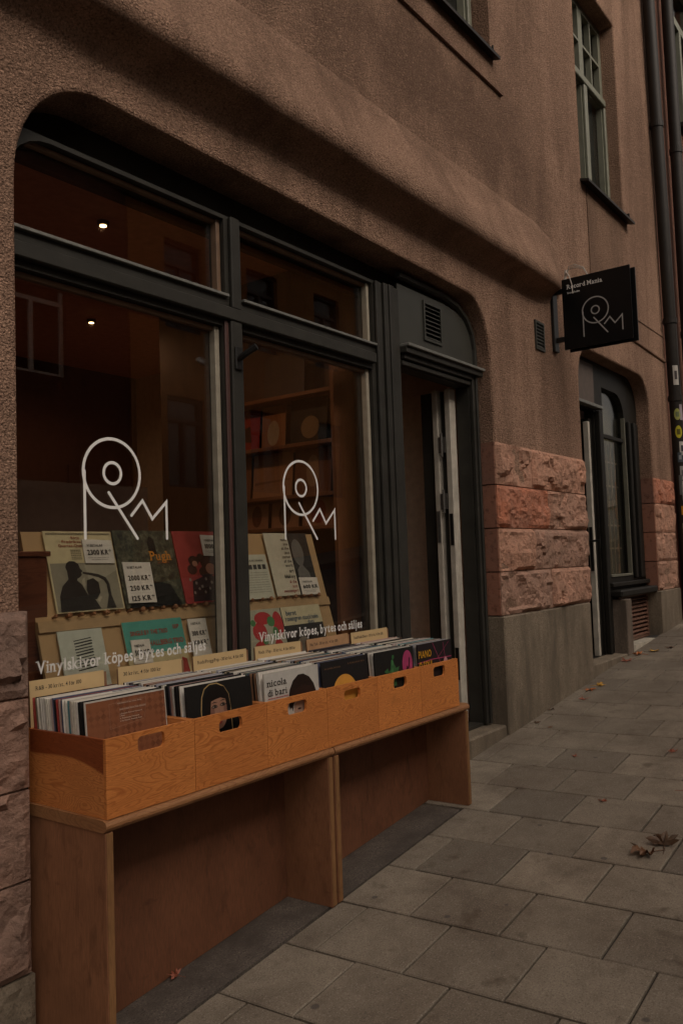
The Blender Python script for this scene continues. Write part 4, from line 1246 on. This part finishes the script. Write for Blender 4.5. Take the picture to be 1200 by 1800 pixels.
    def tx(col, items, lv=6):
        bm = bmesh.new()
        for s, p, q, hh_, kw in items: add_text(bm, s, p, q, hh_, fn, lv * .0003, **kw)
        return from_bm(bm, 'lettering', flat(col, .5), o, M)
    if ci == 0:
        tt = NT('brown diamond print')
        tc = tt.n.new('ShaderNodeTexCoord')
        mp = tt.n.new('ShaderNodeMapping'); mp.inputs['Rotation'].default_value = (0, R(45), 0); mp.inputs['Scale'].default_value = (62, 62, 62)
        tt.l.new(tc.outputs['Object'], mp.inputs[0])
        ck = tt.n.new('ShaderNodeTexChecker'); ck.inputs['Scale'].default_value = 1; tt.l.new(mp.outputs[0], ck.inputs[0])
        big = tt.noise(tt.pos(), 14, 3)
        tt.col(tt.mix(tt.ramp(big, [(.42, .05), (.6, .55)]), (.235, .088, .042), tt.mix(ck.outputs['Fac'], (.25, .10, .05), (.09, .03, .014))))
        tt.rough(.35)
        pr(None, [rect(.012, .988, .004, .985)], 0, mat=tt.m)
        pr((.33, .19, .13), [], 2, [([(.28, .70), (.70, .74), (.72, .80), (.74, .95)], .003, False), ([(.28, .70), (.28, .94), (.74, .95)], .003, False)])
        tx((.52, .42, .34), [('AAAA A AAAA FAAAA FAAA AAAAAAA', .40, .865, .018, dict(width=.33)), ('a Aaaaaaa Aaaa aa Aaaaaa aa', .40, .825, .013, dict(width=.28)), ('a Aaaa', .40, .805, .013, {}), ('a Aaaaaaaa Aaaaaaa', .40, .78, .013, dict(width=.24)), ('a Aa Aaaaaa Aaaaaaa Aaaa', .40, .755, .013, dict(width=.27)), ('aaaaaaaaa aa aaaa aaaa', .38, .93, .012, dict(width=.3))])
    elif ci == 1:
        up_ = lambda pts: [(a, b + .115) for a, b in pts]
        pr((.36, .25, .11), [], 1, [([(.20, .40), (.205, .72), (.225, .86), (.27, .945), (.35, .985), (.46, .985), (.56, .94), (.625, .85), (.645, .70), (.65, .40)], .013, False)])
        pr((.31, .17, .115), [up_(circle(.455, .58, .14, .20))], 2)
        pr((.012, .009, .008), [[(.27, .50), (.25, .72), (.275, .85), (.34, .935), (.45, .965), (.56, .94), (.625, .85), (.645, .70), (.62, .50), (.585, .66), (.575, .80), (.50, .825), (.42, .815), (.355, .80), (.33, .66), (.325, .50)]], 3)
        pr((.035, .025, .020), [up_([(.35, .620), (.38, .640), (.41, .645), (.45, .626), (.44, .612), (.41, .606), (.38, .608)]), up_([(.475, .630), (.505, .650), (.535, .655), (.58, .634), (.565, .620), (.535, .615), (.505, .618)])], 4)
        pr((.24, .19, .16), [up_([(.362, .621), (.385, .632), (.395, .622), (.385, .613)]), up_([(.422, .624), (.438, .624), (.424, .614)]), up_([(.488, .631), (.512, .642), (.522, .632), (.512, .623)]), up_([(.552, .634), (.566, .634), (.553, .624)])], 5)
        pr((.02, .015, .012), [up_([(.345, .658), (.40, .676), (.455, .662), (.40, .666)]), up_([(.475, .670), (.53, .688), (.588, .672), (.53, .678)])], 5)
        pr((.20, .10, .07), [up_(circle(.365, .57, .035, .06, 12)), up_(circle(.565, .58, .03, .06, 12))], 3)
        pr((.30, .06, .05), [[(.42, .565), (.46, .58), (.51, .567), (.47, .545)]], 4)
        pr((.29, .15, .11), [up_([(.462, .60), (.474, .60), (.488, .52), (.45, .515)])], 4)
    elif ci == 2:
        pr((.50, .48, .44), [rect(.01, .99, .005, .99)], 0)
        tx((.03, .026, .022), [('nicola', .05, .845, .075, dict(width=.34, serif=True)), ('di bari', .05, .735, .075, dict(width=.34, serif=True))])
        tx((.35, .06, .05), [('————————', .05, .685, .06, dict(width=.36))], 7)
        pr((.022, .013, .010), [[(.43, .53), (.41, .64), (.44, .76), (.51, .86), (.61, .92), (.71, .92), (.82, .87), (.90, .78), (.945, .66), (.95, .55), (.88, .50), (.80, .60), (.66, .66), (.52, .60)]], 1)
        pr((.40, .26, .19), [circle(.67, .50, .17, .15)], 2)
        pr((.03, .016, .012), [[(.48, .50), (.50, .62), (.60, .67), (.66, .60), (.74, .66), (.82, .61), (.87, .50), (.90, .62), (.84, .76), (.68, .80), (.52, .74), (.44, .60)]], 3)
        pr((.05, .025, .02), [circle(.60, .52, .035, .012, 10), circle(.75, .52, .035, .012, 10), [(.58, .37), (.67, .40), (.77, .37), (.67, .385)]], 4)
    elif ci == 3:
        pr((.62, .30, .055), [circle(.46, .53, .275, .275, 40)], 1)
        tx((.16, .09, .05), [('AA AAAAA AAAAAA', .05, .90, .022, dict(width=.34)), ('A AAAAAAA AAA', .55, .92, .022, dict(width=.38))])
    elif ci == 4:
        pr((.035, .12, .045), [[(.30, .5), (.33, .70), (.38, .74), (.40, .86), (.44, .88), (.47, .80), (.52, .74), (.60, .76), (.56, .66), (.50, .62), (.52, .5)], [(.22, .72), (.31, .76), (.34, .70), (.28, .68)], circle(.45, .90, .03)], 1)
        pr((.06, .19, .07), [[(.36, .55), (.39, .72), (.44, .76), (.46, .66), (.45, .55)], circle(.43, .82, .03, .04, 10)], 2)
        pr((.38, .05, .14), [circle(.82, .76, .135, .20, 24)], 1)
        pr((.05, .01, .02), [[(.76, .66), (.80, .74), (.84, .72), (.86, .86), (.89, .84), (.86, .70), (.82, .68), (.80, .62)]], 3)
    else:
        tx((.58, .30, .02), [('PIANO', .02, .80, .10, dict(width=.36)), ('O SOUL', .02, .60, .14, dict(width=.40))])
        pr((.36, .05, .13), [], 1, [([(.44, .99), (.62, .72), (.72, .50)], .010, False), ([(.0, .73), (.4, .75), (.98, .74)], .012, False), ([(.75, .97), (.80, .7), (.95, .52)], .008, False), ([(.92, .97), (.55, .74)], .006, False)])
        pr((.50, .26, .28), [circle(.80, .66, .06, .09, 12)], 2)

# ------------------------------------------------------------------ downpipes and the neighbouring house
def pipe(x_top, x_bot, y, r, label, z_bot, stickers):
    t = thing('drainpipe', (x_bot, y, z_bot), label, 'drainpipe', 'drainpipes on the facade')
    bm = bmesh.new()
    P = [(x_bot + (x_top - x_bot) * k / 14, y, z_bot + (11.0 - z_bot) * k / 14) for k in range(15)]
    tube(bm, P, r, 20)
    from_bm(bm, 'pipe', M_pipe, t, smooth=True)
    at = lambda z: x_bot + (x_top - x_bot) * (z - z_bot) / (11 - z_bot)
    for z in (2.35, 1.55, 4.4, 6.9):
        bm = bmesh.new()
        tube(bm, [(at(z), y, z - .03), (at(z), y, z + .03)], r + .008, 20)
        add_box(bm, at(z) - .01, at(z) + .01, y + r * .6, WY, z - .012, z + .012)
        from_bm(bm, 'clamp', M_pipe, t)
    for (z, h, a, wd, c, c2) in stickers:
        bm = bmesh.new()
        n = 4
        vs = []
        for k in range(n + 1):
            ang = R(a - wd / 2 + wd * k / n)
            vs.append([bm.verts.new((at(zz) + (r + .002) * math.cos(ang), y + (r + .002) * math.sin(ang), zz)) for zz in (z - h / 2, z + h / 2)])
        for A, B in zip(vs[:-1], vs[1:]): bm.faces.new((A[0], B[0], B[1], A[1]))
        if c[1] > 2 * c[2] and c[0] < 1.2 * c[1]:      # the yellow ones are round
            bm.free(); bm = bmesh.new()
            ring = [bm.verts.new((at(z) + (r + .002) * math.cos(R(a + wd / 2 * math.cos(q))), y + (r + .002) * math.sin(R(a + wd / 2 * math.cos(q))), z + h / 2 * math.sin(q))) for q in [2 * math.pi * k / 16 for k in range(16)]]
            for k in range(7): bm.faces.new((ring[k], ring[k+1], ring[14-k], ring[15-k]))
        st = from_bm(bm, 'sticker', flat(c, .5), t)
        if c2:
            bm = bmesh.new(); ww = wd * .5
            vs = []
            for k in range(3):
                ang = R(a - ww / 2 + ww * k / 2)
                vs.append([bm.verts.new((at(zz) + (r + .003) * math.cos(ang), y + (r + .003) * math.sin(ang), zz)) for zz in (z - h * .22, z + h * .22)])
            for A, B in zip(vs[:-1], vs[1:]): bm.faces.new((A[0], B[0], B[1], A[1]))
            from_bm(bm, 'print', flat(c2, .5), st)
    return t
WH = (.48, .46, .42)
stk = [(1.78, .20, 215, 50, WH, (.08, .07, .07)), (1.38, .12, 205, 60, (.34, .36, .10), (.16, .2, .1)), (1.20, .13, 207, 64, (.50, .46, .03), (.12, .11, .02)), (1.40, .16, 248, 40, (.36, .30, .34), None),
       (1.03, .14, 232, 55, WH, (.05, .05, .06)), (.94, .10, 205, 45, (.07, .09, .11), (.3, .32, .34)), (.78, .14, 225, 60, (.30, .30, .29), (.1, .1, .1)), (.60, .20, 235, 60, WH, None), (.66, .20, 195, 30, (.12, .13, .13), None),
       (.40, .09, 222, 75, (.48, .22, .02), None), (.22, .10, 215, 60, (.20, .20, .12), None), (.05, .14, 228, 60, (.30, .29, .28), (.05, .05, .05)), (-.16, .16, 230, 50, WH, (.30, .27, .02)), (-.36, .09, 220, 80, WH, None),
       (-.58, .14, 235, 45, (.46, .40, .40), None), (-.02, .08, 200, 40, (.1, .1, .1), None)]
pipe(8.60, 8.97, 2.298, .060, 'brown drainpipe covered in stickers at the far end of the facade', gz(8.97, 2.3) - .02, stk)
pipe(9.50, 9.56, 2.30, .062, 'plain brown drainpipe on the neighbouring house at the picture edge', gz(9.56, 2.3) - .02, [])
b2 = thing('neighbour_house', (14, 2.6, gz(14, 2.6)), 'reddish house next door past the drainpipes', 'building')
M_red = plaster_mat('red brown plaster', (.27, .135, .095), (.14, .07, .05))
M_redlow = simple('dark red paint', (.15, .035, .028), .6, .2, 3)
nh = [rect(10.2 + 2.6 * i, 11.5 + 2.6 * i, 5.0, 7.2) for i in range(4)] + [rect(10.2 + 2.6 * i, 11.5 + 2.6 * i, 1.3, 3.2) for i in range(4)]
plate('wall', rect(8.87, 21, -1.5, 11), nh, WY + .03, WY + .3, M_red, b2)
box('base_course', 9.05, 21, WY - .02, WY + .029, -1.5, 1.0, M_redlow, b2)
box('rear_wall', 8.87, 21, 6.0, 6.1, -1.5, 11, M_red, b2)
for h_ in nh:
    (a, z0), (b, z1) = h_[0], h_[2]
    w = plate('window', rect(a, b, z0, z1), [rect(a + .08, (a + b) / 2 - .04, z0 + .08, z1 - .7), rect((a + b) / 2 + .04, b - .08, z0 + .08, z1 - .7), rect(a + .08, b - .08, z1 - .6, z1 - .08)], WY + .12, WY + .17, M_sash, b2)
    box('pane', a + .02, b - .02, WY + .175, WY + .18, z0, z1, M_glass2, w)
    box('sill', a - .08, b + .08, WY - .06, WY + .1, z0 - .05, z0 - .002, M_pipe, w)
box('rooms', 9.0, 20.9, 3.2, 3.22, -1, 10.9, M_iron, b2)

# ------------------------------------------------------------------ houses across the street (seen mirrored in the shop glass)
def far_house(x0, x1, h, c, label, wins, sashc):
    zb = min(gz(x0, -7), gz(x1, -7)) - 1
    t = thing('house', ((x0 + x1) / 2, -8.2, zb + 1), label, 'building', 'houses across the street')
    FN = lambda a, b, d: (a, d, b)
    plate('wall', rect(x0, x1, zb, h), [rect(*w_) for w_ in wins], -8.2, -8.45, plaster_mat('far plaster ' + label[:6], c, tuple(x * .6 for x in c)), t, FN)
    box('core', x0, x1, -13, -9.2, zb, h, M_iron, t)
    box('roof', x0 - .2, x1 + .2, -13.2, -7.95, h + .001, h + .25, M_pipe, t)
    ms = simple('far sash ' + label[:6], sashc, .5)
    for a, b, z0, z1 in wins:
        w = plate('window', rect(a, b, z0, z1), [rect(a + .07, (a + b) / 2 - .04, z0 + .07, z1 - .55), rect((a + b) / 2 + .04, b - .07, z0 + .07, z1 - .55), rect(a + .07, b - .07, z1 - .47, z1 - .07)], -8.30, -8.36, ms, t, FN)
        box('pane', a + .02, b - .02, -8.375, -8.37, z0, z1, M_glass2, w)
w1 = [(x, x + 1.35, z, z + 1.9) for z in (3.6,) for x in (-3.0, -.5, 2.2, 5.1, 8.1)]
far_house(-4.0, 10.9, 8.3, (.24, .11, .075), 'brown red house across the street with pale windows', w1, (.80, .76, .70))
w2 = [(11.9 + 2.55 * i, 13.0 + 2.55 * i, z, z + 1.95) for z in (1.7, 5.1) for i in range(4)]
far_house(10.95, 21.5, 7.6, (.72, .36, .13), 'orange house across the street with dark windows', w2, (.06, .05, .045))

# ------------------------------------------------------------------ fallen leaves
def leaf_mesh(seed, curl):
    rnd = random.Random(seed)
    bm = bmesh.new()
    pts = []
    lob = 5
    for i in range(lob * 4):
        a = -1.9 + 3.8 * i / (lob * 4 - 1)
        ph = (i % 4)
        r = (1.0, .66, .46, .70)[ph] * (1 - .12 * abs(a)) * rnd.uniform(.9, 1.1)
        pts.append((r * math.cos(a), r * math.sin(a)))
    c = bm.verts.new((-.02, 0, .06))
    ring = []
    mid = []
    for x, y in pts:
        d = math.hypot(x, y)
        mid.append(bm.verts.new((x * .5, y * .5, .05 + curl * .35 * abs(noise.noise((x * 2, y * 2, seed))))))
        ring.append(bm.verts.new((x, y, .03 + min(.42, curl * d * abs(noise.noise((x * 1.3 + seed, y * 1.3, 1))) * 1.5))))
    n = len(pts)
    for i in range(n - 1):
        bm.faces.new((c, mid[i], mid[i+1]))
        bm.faces.new((mid[i], ring[i], ring[i+1], mid[i+1]))
    tube(bm, [(-.02, 0, .05), (-.5, .05, .04), (-1.0, .18, .03)], [.03, .025, .02], 5)
    me = bpy.data.meshes.new('leaf'); bm.to_mesh(me); bm.free()
    return me
leaf_cols = {'orange': (.42, .13, .03), 'yellow': (.50, .27, .04), 'brown': (.16, .075, .035), 'rust': (.26, .075, .04), 'dark': (.10, .055, .03)}
LM = {k: simple('leaf ' + k, v, .6, .3, 60) for k, v in leaf_cols.items()}
def leaf(x, y, s, c, seed, label, curl=.5, rz=None, dz=.002):
    me = leaf_mesh(seed, curl); me.materials.append(LM[c])
    o = mesh_obj('fallen_leaf', me, None, None, gm(x, y, dz, rz if rz is not None else seed * 1.3) @ Matrix.Scale(s, 4))
    return tag(o, label, 'leaf', 'fallen leaves on the pavement')
leaf(3.50, 1.115, .080, 'brown', 1, 'large curled brown leaf lying on the paving at right', 2.2, 2.6)
leaf(3.595, 1.075, .078, 'dark', 2, 'darker dried leaf overlapping the large curled brown leaf', 2.4, .4)
leaf(3.99, 1.47, .030, 'rust', 3, 'small reddish leaf scrap beyond the large brown leaf', .8)
leaf(4.24, 1.15, .050, 'rust', 4, 'rust leaf at the right edge of the picture', .7)
leaf(4.79, 1.36, .036, 'rust', 5, 'small rust leaf on the paving near the right edge', .8)
leaf(4.57, 1.82, .026, 'rust', 6, 'tiny rust leaf on a paving joint in mid pavement', .8)
leaf(5.76, 2.21, .050, 'rust', 7, 'rust leaf just out from the granite plinth', .8)
leaf(6.02, 2.27, .062, 'orange', 8, 'bright orange leaf against the plinth', .7)
leaf(6.15, 2.25, .062, 'yellow', 9, 'yellow orange leaf beside the bright orange one', .7)
leaf(6.96, 2.30, .065, 'rust', 10, 'reddish leaf below the side entrance step', .8)
leaf(7.25, 2.28, .070, 'orange', 11, 'orange leaf at the corner of the entrance step', .8)
leaf(7.40, 2.20, .065, 'yellow', 12, 'yellow leaf nearest the granite post', .7)
leaf(7.55, 2.12, .055, 'brown', 13, 'brown leaf past the granite post', .8)
leaf(5.13, 2.30, .040, 'dark', 14, 'dark leaf in the gutter joint by the plinth corner', .8)
leaf(5.05, 2.17, .022, 'brown', 15, 'small brown leaf scrap near the plinth corner', .8)
leaf(1.99, 2.235, .035, 'rust', 16, 'curled rust leaf on the granite under the bench', 1.2, dz=.010)
leaf(5.45, 2.33, .035, 'dark', 17, 'dark leaf lying along the foot of the plinth', .9)
